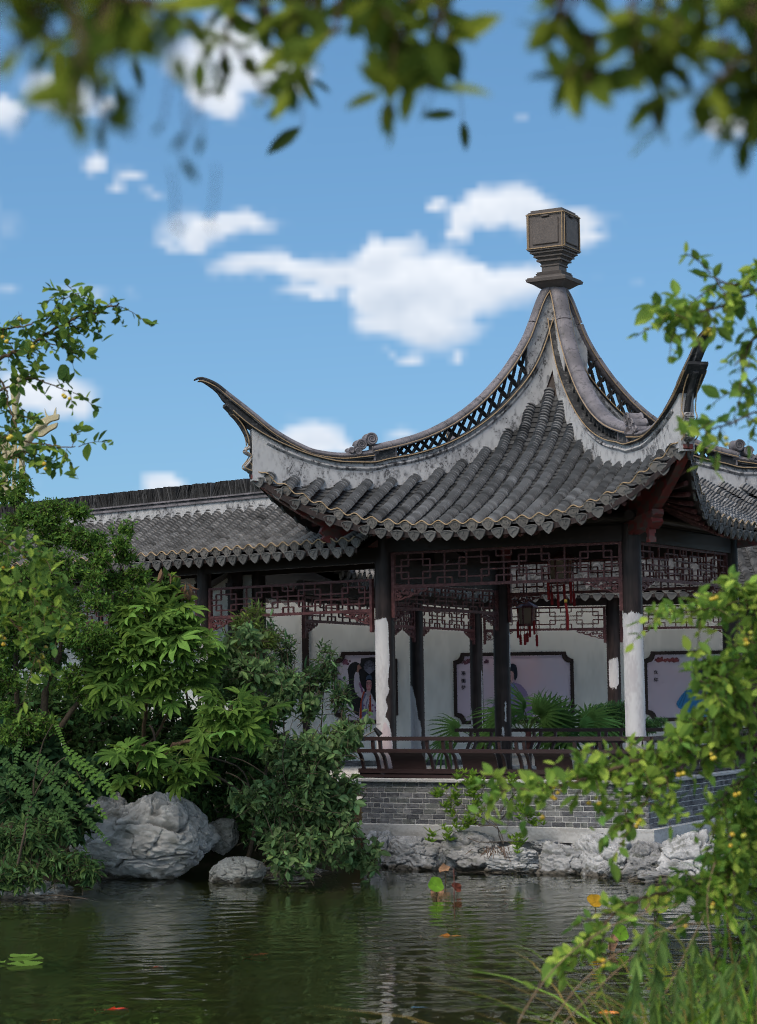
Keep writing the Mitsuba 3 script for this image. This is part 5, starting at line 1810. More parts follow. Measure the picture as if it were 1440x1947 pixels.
# the rounded leafy shrub in the middle
bl_ = [blob(640, 1545, 32.7, 60, 50, w=.8), blob(490, 1310, 33.6, 80, 60), blob(585, 1425, 33.2, 80, 52), blob(560, 1480, 32.9, 120, 80), blob(630, 1500, 32.8, 60, 95), blob(540, 1560, 32.6, 115, 70), blob(620, 1600, 32.6, 70, 55), blob(480, 1240, 33.9, 70, 45), 
       blob(650, 1420, 33.0, 40, 45), blob(690, 1620, 33.2, 36, 34, w=.8), blob(440, 1290, 33.7, 50, 50), blob(545, 1350, 33.4, 50, 40), blob(555, 1625, 32.5, 55, 35), blob(690, 1380, 33.2, 18, 16, w=.6)]
plant('leafy_shrub', 'broad rounded shrub of pale backed oval leaves spilling down to the water', 'shrub', clumps(bl_, 6, .32, .6, 6), 1500, 301, ovate(.50), .135, (.155, .260, .105), twig=.42, per=8, spread=.30, warm=.10, tips=((.20, .29, .13), .28), shell=.40, single=160, tag='oval', droop=.2,
      stems=[([spot(380, 1460, 34.2), spot(450, 1500, 33.8), spot(520, 1560, 33.4), spot(560, 1610, 33.2)], .025, .01), ([spot(470, 1640, 34.5), spot(500, 1500, 34.2), spot(520, 1330, 34.0)], .04, .015), ([spot(400, 1440, 34.3), spot(470, 1480, 33.9), spot(480, 1570, 33.5)], .016, .008), ([spot(548, 1395, 32.5), spot(538, 1440, 32.2), spot(541, 1480, 32.2), spot(556, 1512, 32.4)], .010, .005), ([spot(430, 1470, 33.0), spot(470, 1492, 32.6), spot(502, 1545, 32.4), spot(520, 1592, 32.4)], .012, .006), ([spot(440, 1440, 33.2), spot(500, 1470, 32.7), spot(540, 1520, 32.4), spot(600, 1545, 32.2)], .010, .005), ([spot(520, 1640, 34.2), spot(600, 1500, 33.8), spot(640, 1420, 33.6)], .035, .012)])
plant('fine_leaved_bush', 'feathery yellow green bush tip rising before the corridor wall', 'bush', [blob(470, 1190, 34.5, 36, 28), blob(500, 1215, 34.4, 34, 26), blob(455, 1230, 34.4, 40, 28), blob(485, 1160, 34.6, 20, 16, w=.7)], 300, 302, chip(.24), .10, (.15, .22, .06), twig=.30, per=8, up=.9, spread=.35,
      stems=[([spot(475, 1330, 34.6), spot(478, 1250, 34.6), spot(475, 1180, 34.5)], .015, .005)])
plant('willowy_bush', 'thin dark bush with narrow leaves against the white wall and the first framed panel', 'bush', [blob(620, 1260, 34.2, 26, 45), blob(650, 1320, 34.0, 26, 36), blob(590, 1300, 34.3, 40, 40), blob(540, 1235, 34.6, 26, 40), blob(515, 1200, 34.8, 18, 30)], 230, 303, slim(.24), .13, (.095, .17, .075), twig=.34, per=6, up=.7, spread=.5,
      stems=[([spot(610, 1420, 34.3), spot(615, 1320, 34.3), spot(622, 1240, 34.2)], .012, .005), ([spot(540, 1400, 34.6), spot(535, 1250, 34.6)], .012, .005)])
# young tree with dead leaves before the corridor
k = plant('sapling', 'thin grey sapling with fresh leaves and two withered brown clusters before the corridor column', 'tree', [blob(318, 1105, 33.2, 18, 16), blob(330, 1130, 33.2, 22, 18), blob(318, 1165, 33.2, 18, 26), blob(350, 1145, 33.2, 12, 16, w=.7)], 48, 304, ovate(.42), .17, (.085, .16, .045), twig=.22, per=6, tips=((.17, .26, .04), .25), single=60, tag='sap',
          stems=[([spot(292, 1220, 33.3), spot(296, 1170, 33.2), spot(304, 1130, 33.2), spot(308, 1100, 33.2)], .028, .016), ([spot(306, 1110, 33.2), spot(330, 1110, 33.2), spot(352, 1107, 33.2)], .012, .008), ([spot(320, 1180, 33.2), spot(312, 1140, 33.2)], .01, .006)])
rng = np.random.default_rng(8)
for c0, cnt in ((spot(352, 1118, 33.1), 14), (spot(306, 1088, 33.1), 10)):
    pos = c0 + rng.normal(0, .05, (cnt, 3))
    x = unit(rng.normal(0, .4, (cnt, 3)) + [0, 0, -1])
    v, f, c = bake(slim(.3, .4), pos, rot_frames(x, rng.normal(0, 1, (cnt, 3))), np.full(cnt, .20), leaf_colors(rng, cnt, (.20, .12, .075)))
    put(k, 'withered_leaves', (v, f), 'mat_petal', color=c, label='withered brown leaf cluster')
plant('low_bank_shrub', 'shrub of narrow leaves hanging over the water at the lower left', 'shrub', [blob(40, 1600, 31.6, 70, 45), blob(130, 1640, 31.4, 60, 34), blob(30, 1670, 31.2, 60, 34), blob(170, 1655, 31.3, 30, 28), blob(90, 1570, 31.8, 60, 40, w=.7)], 330, 305, ovate(.34, curl=.3), .13, (.10, .18, .065), twig=.34, per=7, droop=.25, min_z=.12,
      stems=[([spot(60, 1720, 31.5), spot(70, 1650, 31.5), spot(60, 1590, 31.6)], .02, .008), ([spot(20, 1705, 31.3), spot(100, 1703, 31.2), spot(190, 1715, 31.0)], .012, .005)])
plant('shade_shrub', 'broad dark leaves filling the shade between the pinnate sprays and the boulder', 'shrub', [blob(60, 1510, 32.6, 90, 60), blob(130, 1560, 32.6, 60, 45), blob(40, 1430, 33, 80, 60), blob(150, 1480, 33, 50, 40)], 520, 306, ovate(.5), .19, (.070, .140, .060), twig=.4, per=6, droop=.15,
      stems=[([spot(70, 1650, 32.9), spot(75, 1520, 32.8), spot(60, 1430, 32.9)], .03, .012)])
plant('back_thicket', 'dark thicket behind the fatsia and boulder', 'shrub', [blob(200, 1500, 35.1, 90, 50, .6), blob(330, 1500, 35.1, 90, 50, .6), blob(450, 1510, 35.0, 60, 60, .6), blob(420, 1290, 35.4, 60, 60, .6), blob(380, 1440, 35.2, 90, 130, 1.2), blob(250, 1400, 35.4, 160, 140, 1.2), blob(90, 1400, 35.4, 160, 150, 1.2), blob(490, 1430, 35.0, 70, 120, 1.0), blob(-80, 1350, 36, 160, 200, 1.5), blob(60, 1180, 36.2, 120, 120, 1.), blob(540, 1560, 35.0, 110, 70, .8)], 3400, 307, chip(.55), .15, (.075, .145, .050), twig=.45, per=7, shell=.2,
      stems=[([spot(180 + 60 * i, 1560, 35.3), spot(190 + 58 * i, 1400, 35.2), spot(170 + 60 * i, 1280, 35.1)], .035, .015) for i in range(5)])


# pinnate sprays at the left
def pinnate(pairs=11):
    V, F, o = [], [], 0
    lv, lf = ovate(.62, .05, .05)
    for i in range(pairs):
        t = (i + .8) / pairs
        for sg in (1, -1):
            a = math.radians(62) * sg
            s = .105 * (1 - .25 * t)
            c, d = math.cos(a), math.sin(a)
            p = np.column_stack([lv[:, 0] * c - lv[:, 1] * d, lv[:, 0] * d + lv[:, 1] * c, lv[:, 2]]) * s + [t, 0, -.18 * t * t]
            V.append(p), F.append(lf + o)
            o += len(p)
    p = lv * .125 + [1.0, 0, -.2]
    V.append(p), F.append(lf + o)
    o += len(p)
    tv, tf = tube([(x, 0, -.18 * x * x - .004) for x in np.linspace(0, 1, 6)], .008, 4)
    V.append(tv), F.append(tf + o)
    return np.vstack(V), np.vstack(F)


PIN = pinnate()
rng = np.random.default_rng(71)
k = thing('pinnate_shrub', 'arching sprays of feather shaped leaves with round leaflets, left of the boulder', 'shrub')
pp, xx, ss, cc = [], [], [], []
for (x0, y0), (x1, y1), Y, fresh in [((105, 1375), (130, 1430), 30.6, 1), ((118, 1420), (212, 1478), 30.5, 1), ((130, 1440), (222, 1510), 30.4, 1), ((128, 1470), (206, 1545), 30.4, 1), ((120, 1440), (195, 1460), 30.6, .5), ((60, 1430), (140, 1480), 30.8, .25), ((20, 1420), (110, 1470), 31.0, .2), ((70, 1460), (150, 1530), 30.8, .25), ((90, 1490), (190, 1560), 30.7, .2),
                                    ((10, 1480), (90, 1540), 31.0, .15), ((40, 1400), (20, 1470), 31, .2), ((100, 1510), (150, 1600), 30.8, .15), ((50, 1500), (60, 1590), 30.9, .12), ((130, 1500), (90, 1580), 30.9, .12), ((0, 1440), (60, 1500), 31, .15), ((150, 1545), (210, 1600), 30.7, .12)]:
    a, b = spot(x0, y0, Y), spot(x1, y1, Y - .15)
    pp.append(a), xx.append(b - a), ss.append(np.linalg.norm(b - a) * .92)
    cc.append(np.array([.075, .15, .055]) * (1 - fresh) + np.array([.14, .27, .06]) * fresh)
R = rot_frames(np.array(xx), unit(rng.normal(0, .25, (len(xx), 3)) + [0, -.7, .7]))
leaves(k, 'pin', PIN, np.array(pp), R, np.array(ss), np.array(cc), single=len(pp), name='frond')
limb(k, [spot(30, 1660, 31.2), spot(60, 1520, 31.0), spot(80, 1420, 30.9), spot(100, 1378, 30.7)], .022, .008, 'stem')
limb(k, [spot(60, 1520, 31.0), spot(110, 1450, 30.7), spot(125, 1440, 30.5)], .014, .006, 'stem')
# ---------------------------------------------------------------- crab apples
FRUIT = trimesh.creation.icosphere(2)
FRUITS = {}


def fruit_shape(i):
    if i not in FRUITS:
        v = np.array(FRUIT.vertices) * [1, 1, .93]
        g = meshkit.fbm(v * 2 + i, 2, i)[:, None]
        c = np.array([(.58, .44, .04), (.62, .48, .05), (.42, .43, .05), (.56, .37, .03)][i]) * (.8 + .4 * g)
        FRUITS[i] = tply((v, FRUIT.faces), 'mat_tinted_gloss', True, c)
    return FRUITS[i]


def sprays(parent, paths, rng, leaf, base, tips, per_m=9, side=.22, tmpl=None, fruits=(), fruit_r=.0115, single=300, twig_col=(.10, .065, .04), lean=.0, drop=.35):
    """Leafy branches along PATHS (points, radius, density): side shoots with alternate leaves, fruit in clusters."""
    tmpl = tmpl or ovate(.56, .10, .16)
    pos, X, Z, S, T_, heads = [], [], [], [], [], []
    for pts, r0, dens in paths:
        P = smoothcurve(pts, max(10, 6 * len(pts)))
        P[1:-1] += rng.normal(0, r0 * .5, (len(P) - 2, 3))
        limb(parent, P[::3] if len(P) > 12 else P, r0, max(.003, r0 * .35), 'branch', col=(.13, .085, .055))
        L = np.concatenate([[0], np.cumsum(np.linalg.norm(np.diff(P, axis=0), axis=1))])
        n = int(L[-1] * per_m * dens)
        for s in np.sort(rng.uniform(L[-1] * .04, L[-1], n)):
            a = np.array([np.interp(s, L, P[:, i]) for i in range(3)])
            t = unit(np.array([np.interp(min(s + .05, L[-1]), L, P[:, i]) - np.interp(max(s - .05, 0), L, P[:, i]) for i in range(3)]))
            d = unit(t * .6 + rng.normal(0, .75, 3) + [0, 0, .10 - lean])
            ln = side * rng.uniform(.35, 1.25)
            m = 5 + int(ln / side * 5)
            q = np.linspace(.12, 1, m)
            curve_ = a + np.outer(q, d) * ln + np.outer(q ** 2, [0, 0, -drop * ln])
            T_.append((np.vstack([a, curve_[::2], curve_[-1]]), .0032))
            for j in range(m):
                o = unit(rng.normal(0, 1, 3) + d * .55 + [0, 0, -.10])
                pos.append(curve_[j]), X.append(o), Z.append(unit(np.array([0, -.2, .8]) + rng.normal(0, .5, 3))), S.append(leaf * math.exp(rng.normal(0, .25)))
            if rng.random() < .5:
                heads.append(curve_[rng.integers(m)])
    pos, S = np.array(pos), np.array(S)
    leaves(parent, 'crab' + str(round(leaf, 3)), tmpl, pos, rot_frames(np.array(X), np.array(Z)), S, leaf_colors(rng, len(pos), base, .26, .13, tips), single=single)
    twigs(parent, T_, col=twig_col)
    spots = list(fruits)
    m = MB()
    for c in spots:
        for _ in range(rng.integers(1, 4)):
            p = np.asarray(c) + rng.normal(0, 1.25 * fruit_r, 3) - [0, 0, fruit_r]
            put(parent, 'fruit', fruit_shape(rng.integers(4)), None, tw=frame(p, *np.eye(3), *(fruit_r * rng.uniform(.85, 1.15) * np.ones(3))))
            m.tube([p + [0, 0, fruit_r], p + [rng.normal(0, .006), 0, fruit_r * 3.4]], .0011, 3, caps=False)
    if m.n:
        put(parent, 'fruit_stalks', m.out(), 'mat_red_wood', kind='stuff')
    return heads


def path(Y, *pts):
    n = len(pts)
    ys = np.linspace(Y[0], Y[1], n) if isinstance(Y, tuple) else [Y] * n
    return [spot(px, py, y) for (px, py), y in zip(pts, ys)]


# right foreground crab apple
rng = np.random.default_rng(401)
rc = thing('crab_apple_tree', 'foreground crab apple at the right edge with bright green leaves and yellow fruit', 'tree', None)
RP = [(path((8.6, 8.2), (1480, 1120), (1420, 1150), (1340, 1160), (1262, 1168)), .008, 1.35),
      (path((8.6, 8.4), (1480, 1180), (1440, 1150), (1410, 1118), (1380, 1120)), .007, 1.6),
      (path((8.8, 8.0), (1500, 1420), (1380, 1420), (1260, 1440), (1160, 1462), (1060, 1492), (950, 1500)), .010, 1.45),
      (path((8.8, 8.4), (1500, 1330), (1420, 1340), (1340, 1370), (1280, 1400)), .008, 1.7),
      (path((8.7, 8.4), (1500, 1250), (1430, 1250), (1370, 1270), (1330, 1300)), .008, 1.7),
      (path((8.9, 8.5), (1500, 1200), (1430, 1230), (1390, 1290), (1360, 1350)), .008, 1.8),
      (path((8.9, 8.6), (1520, 1460), (1440, 1470), (1390, 1500), (1370, 1560)), .008, 1.8),
      (path((9.0, 8.6), (1520, 1560), (1440, 1570), (1390, 1620), (1360, 1680)), .009, 1.9),
      (path((9.0, 8.6), (1520, 1500), (1430, 1540), (1400, 1600), (1400, 1690)), .009, 1.7),
      (path((8.5, 8.3), (1290, 1440), (1250, 1500), (1215, 1540), (1195, 1590)), .006, .9),
      (path((9.0, 8.2), (1500, 1640), (1400, 1660), (1300, 1690), (1210, 1710), (1150, 1760), (1080, 1840)), .009, 1.1),
      (path((9.2, 8.8), (1520, 1700), (1440, 1690), (1370, 1700), (1310, 1740)), .008, 1.5),
      (path((9.2, 8.9), (1520, 1780), (1440, 1770), (1380, 1800), (1350, 1860)), .007, 1.3),
      (path((7.6, 7.3), (1500, 540), (1420, 560), (1350, 590), (1290, 600), (1245, 590)), .006, .95),
      (path((7.6, 7.4), (1500, 500), (1440, 520), (1400, 540), (1350, 520)), .006, 1.0),
      (path((7.6, 7.5), (1500, 620), (1440, 640), (1410, 680), (1390, 700)), .005, .7),
      (path((7.6, 7.4), (1500, 760), (1420, 790), (1350, 815), (1275, 815)), .004, .5),
      (path((7.7, 7.6), (1500, 690), (1440, 720), (1415, 740)), .004, .5)]
fr = [(1360, 1140), (1395, 1165), (1360, 1250), (1420, 1200), (1390, 1345), (1425, 1375), (1360, 1440), (1350, 1450), (1380, 1500), (1395, 1510), (1395, 1600), (1400, 1612), (1405, 1590), (1210, 1485), (1205, 1462), (1065, 1500), (1050, 1505), (1080, 1503), (1030, 1545), (1000, 1548), (1240, 1530), (1220, 1560), (1345, 1625), (1350, 1650), (1355, 1720), (1425, 1385), (1310, 1455), (1300, 1470), (1375, 1895), (1360, 1790), (1140, 1820), (1330, 1435),
      (1330, 612), (1345, 628), (1300, 620), (1430, 620), (1380, 835), (1385, 1330), (1335, 1345), (1420, 1220), (1180, 1500), (1400, 1740), (1300, 1765), (1385, 1445), (1225, 1480), (1130, 1520), (1390, 1700)]
sprays(rc, RP, rng, .048, (.21, .35, .070), ((.42, .55, .10), .36), per_m=36, side=.16, fruits=[spot(x, y, 8.25 if y > 900 else 7.4) for x, y in fr[::3] + [(1065, 1500), (1050, 1505), (1395, 1600)]], fruit_r=.0088, single=300)
limb(rc, [np.array([2.15, 9.4, .8]), np.array([2.05, 9.2, 1.8]), np.array([1.98, 9.0, 2.8]), np.array([1.95, 8.6, 3.7]), np.array([1.7, 7.8, 4.6])], .06, .02, 'trunk')
# left crab apple
rng = np.random.default_rng(402)
lc = thing('crab_apple_tree', 'crab apple leaning in from the left edge with outstretched leafy branches against the sky', 'tree', None)
LP = [(path((14.6, 14.0), (-60, 720), (0, 682), (60, 655), (120, 620), (180, 590), (245, 572)), .016, 1.2), (path((14.4, 14.2), (-40, 640), (30, 620), (80, 610), (120, 570), (124, 534)), .009, 1.15),
      (path((14.6, 14.4), (-60, 800), (0, 740), (60, 720), (100, 735), (142, 748)), .010, .95), (path((14.5, 14.4), (60, 655), (110, 655), (142, 668)), .006, 1.1), (path((14.7, 14.4), (-60, 860), (0, 830), (60, 840), (110, 850), (160, 848)), .010, .8),
      (path((14.7, 14.5), (-60, 700), (0, 720), (20, 780), (40, 830)), .010, 1.3), (path((14.8, 14.6), (-60, 900), (0, 880), (40, 860), (70, 870), (95, 890)), .008, .9), (path((14.8, 14.6), (-60, 620), (-10, 640), (30, 660)), .01, 1.4), (path((14.9, 14.7), (-60, 760), (-20, 800), (10, 850)), .01, 1.5), (path((14.9, 14.8), (-60, 940), (-10, 930), (20, 900)), .01, 1.3),
      (path((14.4, 13.8), (-60, 1040), (0, 1070), (40, 1110), (80, 1150), (120, 1190)), .009, 1.9), (path((14.4, 14.0), (-60, 1000), (0, 1030), (50, 1050), (90, 1065)), .008, 1.9), (path((14.4, 14.0), (-60, 1140), (0, 1160), (40, 1200), (70, 1250)), .008, 1.9), (path((14.4, 14.0), (-60, 1090), (0, 1110), (60, 1120), (120, 1130)), .008, 1.9)]
fr = [(62, 1066), (70, 1070), (30, 1115), (50, 1112), (5, 1130), (55, 1140), (90, 1155), (40, 1180), (100, 1180), (10, 1210), (68, 1245), (75, 1250), (5, 1220), (95, 1225), (12, 1075), (60, 650), (42, 600), (20, 830), (10, 640), (15, 825), (85, 875), (128, 750), (50, 1060)]
sprays(lc, LP, rng, .068, (.13, .235, .06), ((.28, .40, .07), .32), per_m=17, side=.22, fruits=[spot(x, y, 14.2) for x, y in fr], fruit_r=.0145, single=300)
limb(lc, [np.array([-3.4, 15.2, .7]), np.array([-3.2, 15.0, 2.5]), np.array([-3.05, 14.8, 4.2]), np.array([-2.75, 14.6, 5.4])], .11, .03, 'trunk')

# overhanging branches close to the viewer
rng = np.random.default_rng(403)
ov = thing('overhanging_tree', 'blurred leafy branches hanging down from the top of the picture, close to the viewer', 'tree', None)


def hang(Y, *pts):
    return path((Y, Y), *pts)


OVER = [(1.65, [((120, -160), (130, -40), (150, 60), (170, 150)), ((200, -160), (210, -30), (225, 60), (238, 130)), ((20, -160), (30, -60), (60, 0), (95, 60)), ((280, -160), (250, -60), (200, 20), (190, 90)), ((90, -140), (160, -40), (280, 0), (330, 20)), ((-60, -60), (0, -20), (40, 10), (60, 40)), ((150, -120), (100, -20), (90, 60), (110, 120))], 18),
        (2.5, [((420, -160), (440, -60), (500, -10), (520, 60)), ((560, -160), (570, -50), (580, 20), (560, 95)), ((700, -160), (680, -60), (650, 10), (640, 80)), ((800, -160), (790, -50), (780, 20), (750, 95)), ((860, -160), (850, -60), (835, 20), (810, 90)), ((620, -120), (690, -20), (740, 40), (785, 110)),
               ((480, -120), (460, -20), (430, 60), (420, 105)), ((380, -140), (400, -60), (450, -10), (490, 20)), ((740, -140), (720, -40), (700, 30), (705, 70)), ((520, -140), (540, -40), (600, 10), (620, 50))], 19),
        (2.3, [((1120, -160), (1110, -60), (1090, 20), (1120, 120)), ((1220, -160), (1220, -60), (1200, 20), (1160, 90)), ((1320, -160), (1320, -60), (1310, 20), (1325, 115)), ((1420, -160), (1430, -60), (1430, 40), (1420, 150)), ((1480, -60), (1460, 40), (1400, 120), (1340, 170)), ((1520, 60), (1470, 140), (1420, 180), (1380, 240)),
               ((1520, 120), (1480, 200), (1440, 230), (1400, 262)), ((1180, -160), (1260, -70), (1300, 10), (1250, 70)), ((1120, 60), (1125, 110), (1112, 165)), ((1380, -140), (1370, -40), (1380, 40), (1370, 120)), ((1080, -140), (1075, -60), (1070, 0), (1075, 50)), ((1270, -140), (1260, -40), (1250, 30), (1270, 90))], 18)]
for Y, strands, dens in OVER:
    k_ = Y / 3.0
    sprays(ov, [(hang(Y * rng.uniform(.92, 1.08), *p), .005 * k_, 1.0) for p in strands], rng, .060 * k_, (.125, .185, .032), ((.28, .34, .045), .35), per_m=dens / k_, side=.075 * k_, single=110, tmpl=ovate(.44, .06, .14), fruits=(), lean=.35, drop=.5)
pos, X, S = [], [], []
for (x0, y0), (x1, y1), Y in [((582, 150), (600, 208), 3.4), ((590, 150), (632, 172), 3.4), ((556, 190), (505, 226), 3.2), ((575, 240), (505, 290), 3.6), ((805, 222), (870, 212), 3.4), ((880, 228), (888, 285), 3.5), ((845, 125), (882, 155), 3.3), ((730, 150), (762, 172), 3.3), ((1110, 165), (1082, 185), 3.3), ((360, 250), (320, 285), 2.1), ((345, 300), (375, 345), 2.1), ((330, 430), (350, 440), 1.9), ((395, 425), (410, 440), 1.9), ((150, 220), (155, 262), 2.3), ((190, 230), (192, 290), 2.3), ((50, 220), (30, 240), 2.0), ((310, 230), (290, 255), 2.2), ((385, 255), (375, 295), 2.2), ((1240, 250), (1200, 252), 2.4), ((250, 105), (275, 170), 2.9), ((220, 150), (242, 235), 2.9), ((170, 205), (145, 215), 2.7), ((110, 100), (105, 168), 2.9)]:
    Y = Y if Y > 2.8 else Y * .95
    a, b = spot(x0, y0, Y), spot(x1, y1, Y)
    pos.append(a), X.append(b - a), S.append(np.linalg.norm(b - a))
sm = shared_leaf('hang', ovate(.34, .06, .16), (.040, .066, .018))
tw = MB()
for a, x, s in zip(pos, X, S):
    R = rot_frames(np.array([x]), unit(rng.normal(0, .6, (1, 3)) + [0, -.8, .3]))[0]
    put(ov, 'leaf', sm, None, tw=frame(a, R[:, 0], R[:, 1], R[:, 2], s, s, s))
    tw.tube(smoothcurve([a, a + [rng.normal(0, .004), 0, .02], a + [rng.normal(0, .01), 0, .05]], 6), .0008, 4, caps=False, col=(.06, .045, .03))
put(ov, 'hanging_twigs', tw.out(), 'mat_tinted', color=tw.colors(), kind='stuff')
limb(ov, [np.array([-1.7, 1.0, .9]), np.array([-1.3, 1.2, 2.4]), np.array([-.7, 1.6, 3.78]), np.array([.2, 1.75, 3.9]), np.array([.7, 1.8, 3.9])], .07, .015, 'limb')

# ---------------------------------------------------------------- small shrub on the rocks, palms, clipped conifer
rng = np.random.default_rng(501)
k = thing('azalea_bush', 'small sparse bush with whorls of yellow green leaves on the rocks before the brick plinth', 'shrub')
F_ = lambda x, y, d=3.35: front_at(x, y, d)
root = F_(958, 1610)
arms = [[(958, 1610), (945, 1570), (940, 1530), (950, 1490)], [(945, 1575), (900, 1545), (860, 1520), (835, 1505)], [(940, 1545), (910, 1510), (890, 1490), (880, 1484)], [(955, 1600), (920, 1602), (880, 1590), (845, 1575), (828, 1582)], [(958, 1605), (930, 1560), (890, 1565), (870, 1568)],
        [(950, 1560), (990, 1540), (1010, 1555), (1020, 1562)], [(945, 1550), (970, 1520), (985, 1500), (975, 1478)], [(940, 1540), (925, 1515), (915, 1490), (895, 1480)], [(935, 1570), (880, 1560), (840, 1500), (826, 1505)], [(955, 1600), (975, 1600), (1000, 1602)], [(945, 1570), (910, 1570), (900, 1540), (905, 1500)], [(950, 1550), (965, 1530), (1000, 1530)]]
pos, X, Z = [], [], []
for pts in arms:
    P = np.array([F_(x, y, 3.35 + rng.normal(0, .12)) for x, y in pts])
    limb(k, P, .010, .004, 'branch', col=(.10, .085, .075), sides=5)
    for t in (1.0, .9, .78, .66, .55, .42):
        if t < 1 and rng.random() < .25:
            continue
        c = P[-1] * t + P[max(0, len(P) - 3)] * (1 - t) + rng.normal(0, .06, 3)
        for s in range(rng.integers(3, 6)):
            h = c + rng.normal(0, .055, 3)
            for a in range(7):
                th = a * .9 + rng.uniform(0, .4)
                pos.append(h), X.append([math.cos(th), math.sin(th) * .8, .55 + rng.normal(0, .2)]), Z.append([-math.cos(th) * .6, -math.sin(th) * .6, .8])
pos = np.array(pos)
leaves(k, 'aza', ovate(.34, .05, -.1), pos, rot_frames(np.array(X), np.array(Z)), .10 * np.exp(rng.normal(0, .2, len(pos))), leaf_colors(rng, len(pos), (.22, .36, .055), .2, .1), single=0)
rs = MB()
for _ in range(70):
    p = root + rng.normal(0, .10, 3) * [1.6, 1, .3] - [0, 0, .02]
    rs.tube([p, p + rng.normal(0, .05, 3) + [0, 0, -.10]], .006, 3, col=(.12, .07, .045))
put(k, 'roots', rs.out(), 'mat_tinted', color=rs.colors(), kind='stuff')


def fan(leaflets=16, seed=0):
    """A fan palm frond along +x: pleated leaflets joined near the hub, their tips hanging."""
    r = np.random.default_rng(seed)
    V, F, o = [], [], 0
    for a in np.radians(np.linspace(-105, 105, leaflets)):
        L = (1 - .18 * abs(a) / 1.8) * r.uniform(.9, 1.05)
        e, s = np.array([math.cos(a), math.sin(a), 0]), np.array([-math.sin(a), math.cos(a), 0])
        for i, t in enumerate((.04, .35, .65, .88, 1.0)):
            w = (.014, .046, .036, .020, .003)[i]
            c = e * t * L + [0, 0, -1.1 * max(0, t - .35) ** 1.5 * r.uniform(.8, 1.3)]
            V += [c + s * w, c + [0, 0, -.022 if i < 4 else 0], c - s * w]
        for i in range(4):
            b = o + i * 3
            F += [[b, b + 1, b + 4], [b, b + 4, b + 3], [b + 1, b + 2, b + 5], [b + 1, b + 5, b + 4]]
        o += 15
    return np.array(V), np.array(F)


FANS = [fan(17, 1), fan(15, 2)]
rng = np.random.default_rng(502)
for cx, top, lab, n, Y in ((1005, 1345, 'larger fan palm with drooping pleated fronds behind the pavilion railing', 15, 43.8), (1090, 1358, 'smaller fan palm right of the larger one behind the railing', 11, 43.9), (915, 1378, 'low fan palm showing between the two dark rear columns', 5, 44.2)):
    k = thing('fan_palm', lab, 'palm')
    c = spot(cx, 1440, Y)
    crown = spot(cx, top + 42, Y)
    put(k, 'trunk', tube([np.array([c[0], Y, .95]), np.array([crown[0], Y, crown[2]])], .06, 8), 'mat_red_wood', smooth=40)
    for i in range(n):
        a = i * 2.4 + rng.uniform(0, .5)
        elev = rng.uniform(-.15, 1.2)
        d = unit([math.cos(a) * 1.2, math.sin(a) * .8, elev])
        L = rng.uniform(.35, .75)
        hub = crown + d * L + [0, 0, -.06]
        x = unit(d + [0, 0, -.20])
        R = rot_frames(np.array([x]), np.array([unit(np.array([0, -.8, .7]) - d * .3 + rng.normal(0, .25, 3))]))[0]
        s = rng.uniform(.50, .72)
        g = leaf_colors(rng, 1, (.10, .21, .06), .3)[0]
        fk = put(k, 'frond', tply(FANS[i % 2], 'mat_leaf', color=np.tile(g, (len(FANS[i % 2][0]), 1))), None, tw=frame(hub, R[:, 0], R[:, 1], R[:, 2], s, s, s))
        put(k, 'stalk', tube(smoothcurve([crown - [0, 0, .1], crown + d * L * .55 + [0, 0, .03], hub], 6), .010, 5), flat((.07, .12, .03)))
k = plant('clipped_conifer', 'rounded cloud pruned green conifer behind the bare white column', 'shrub', [blob(1145, 1362, 44.6, 36, 24), blob(1175, 1350, 44.6, 28, 18), blob(1128, 1385, 44.4, 30, 20), blob(1185, 1380, 44.5, 34, 26), blob(1235, 1380, 44.6, 20, 14), blob(1255, 1374, 44.6, 14, 9, w=.7), blob(1215, 1385, 44.6, 24, 18)], 900, 503, chip(.24), .085, (.085, .19, .075), twig=.12, per=9, up=.5, spread=.35,
          stems=[([np.array([spot(1180, 1400, 44.6)[0], 44.6, .95]), spot(1182, 1400, 44.6), spot(1170, 1370, 44.6)], .05, .02)])

# ---------------------------------------------------------------- water plants and carp


def pad(notch=.35, n=22, wob=.04, seed=0):
    r = np.random.default_rng(seed)
    a = np.linspace(notch / 2, 2 * np.pi - notch / 2, n)
    R = 1 + wob * np.sin(a * 5 + seed) + r.normal(0, .012, n)
    ring = np.column_stack([R * np.cos(a), R * np.sin(a), .018 + .03 * np.maximum(0, np.sin(a * 3 + seed))])
    mid = ring * [.55, .55, 0] + [0, 0, .006]
    v = np.vstack([[0, 0, 0.0], mid, ring])
    f = [[0, 1 + i, 2 + i] for i in range(n - 1)] + [q for i in range(n - 1) for q in ([1 + i, 1 + n + i, 2 + n + i], [1 + i, 2 + n + i, 2 + i])]
    return v, np.array(f)


rng = np.random.default_rng(601)
for i, (px, py, r, lab) in enumerate([(44, 1819, .155, 'farthest green lily pad of the cluster near the left edge'), (50, 1825, .20, 'middle lily pad of the cluster near the left edge'), (48, 1834, .205, 'nearest and largest lily pad of the cluster near the left edge'), (0, 1831, .06, 'lily pad cut by the left edge of the picture')]):
    p = spotz(px, py, .012)
    k = thing('lily_pad', lab, 'lily pad', 'lily pads near the left edge')
    v, f = pad(.3, 24, .03, i)
    g = np.array([.17, .30, .06]) * rng.uniform(.8, 1.2)
    put(k, None, (v * [r, r * .95, .5] @ np.array([[math.cos(i), math.sin(i), 0], [-math.sin(i), math.cos(i), 0], [0, 0, 1]]) + p, f), 'mat_leaf', smooth=True, color=np.tile(g, (len(v), 1)))


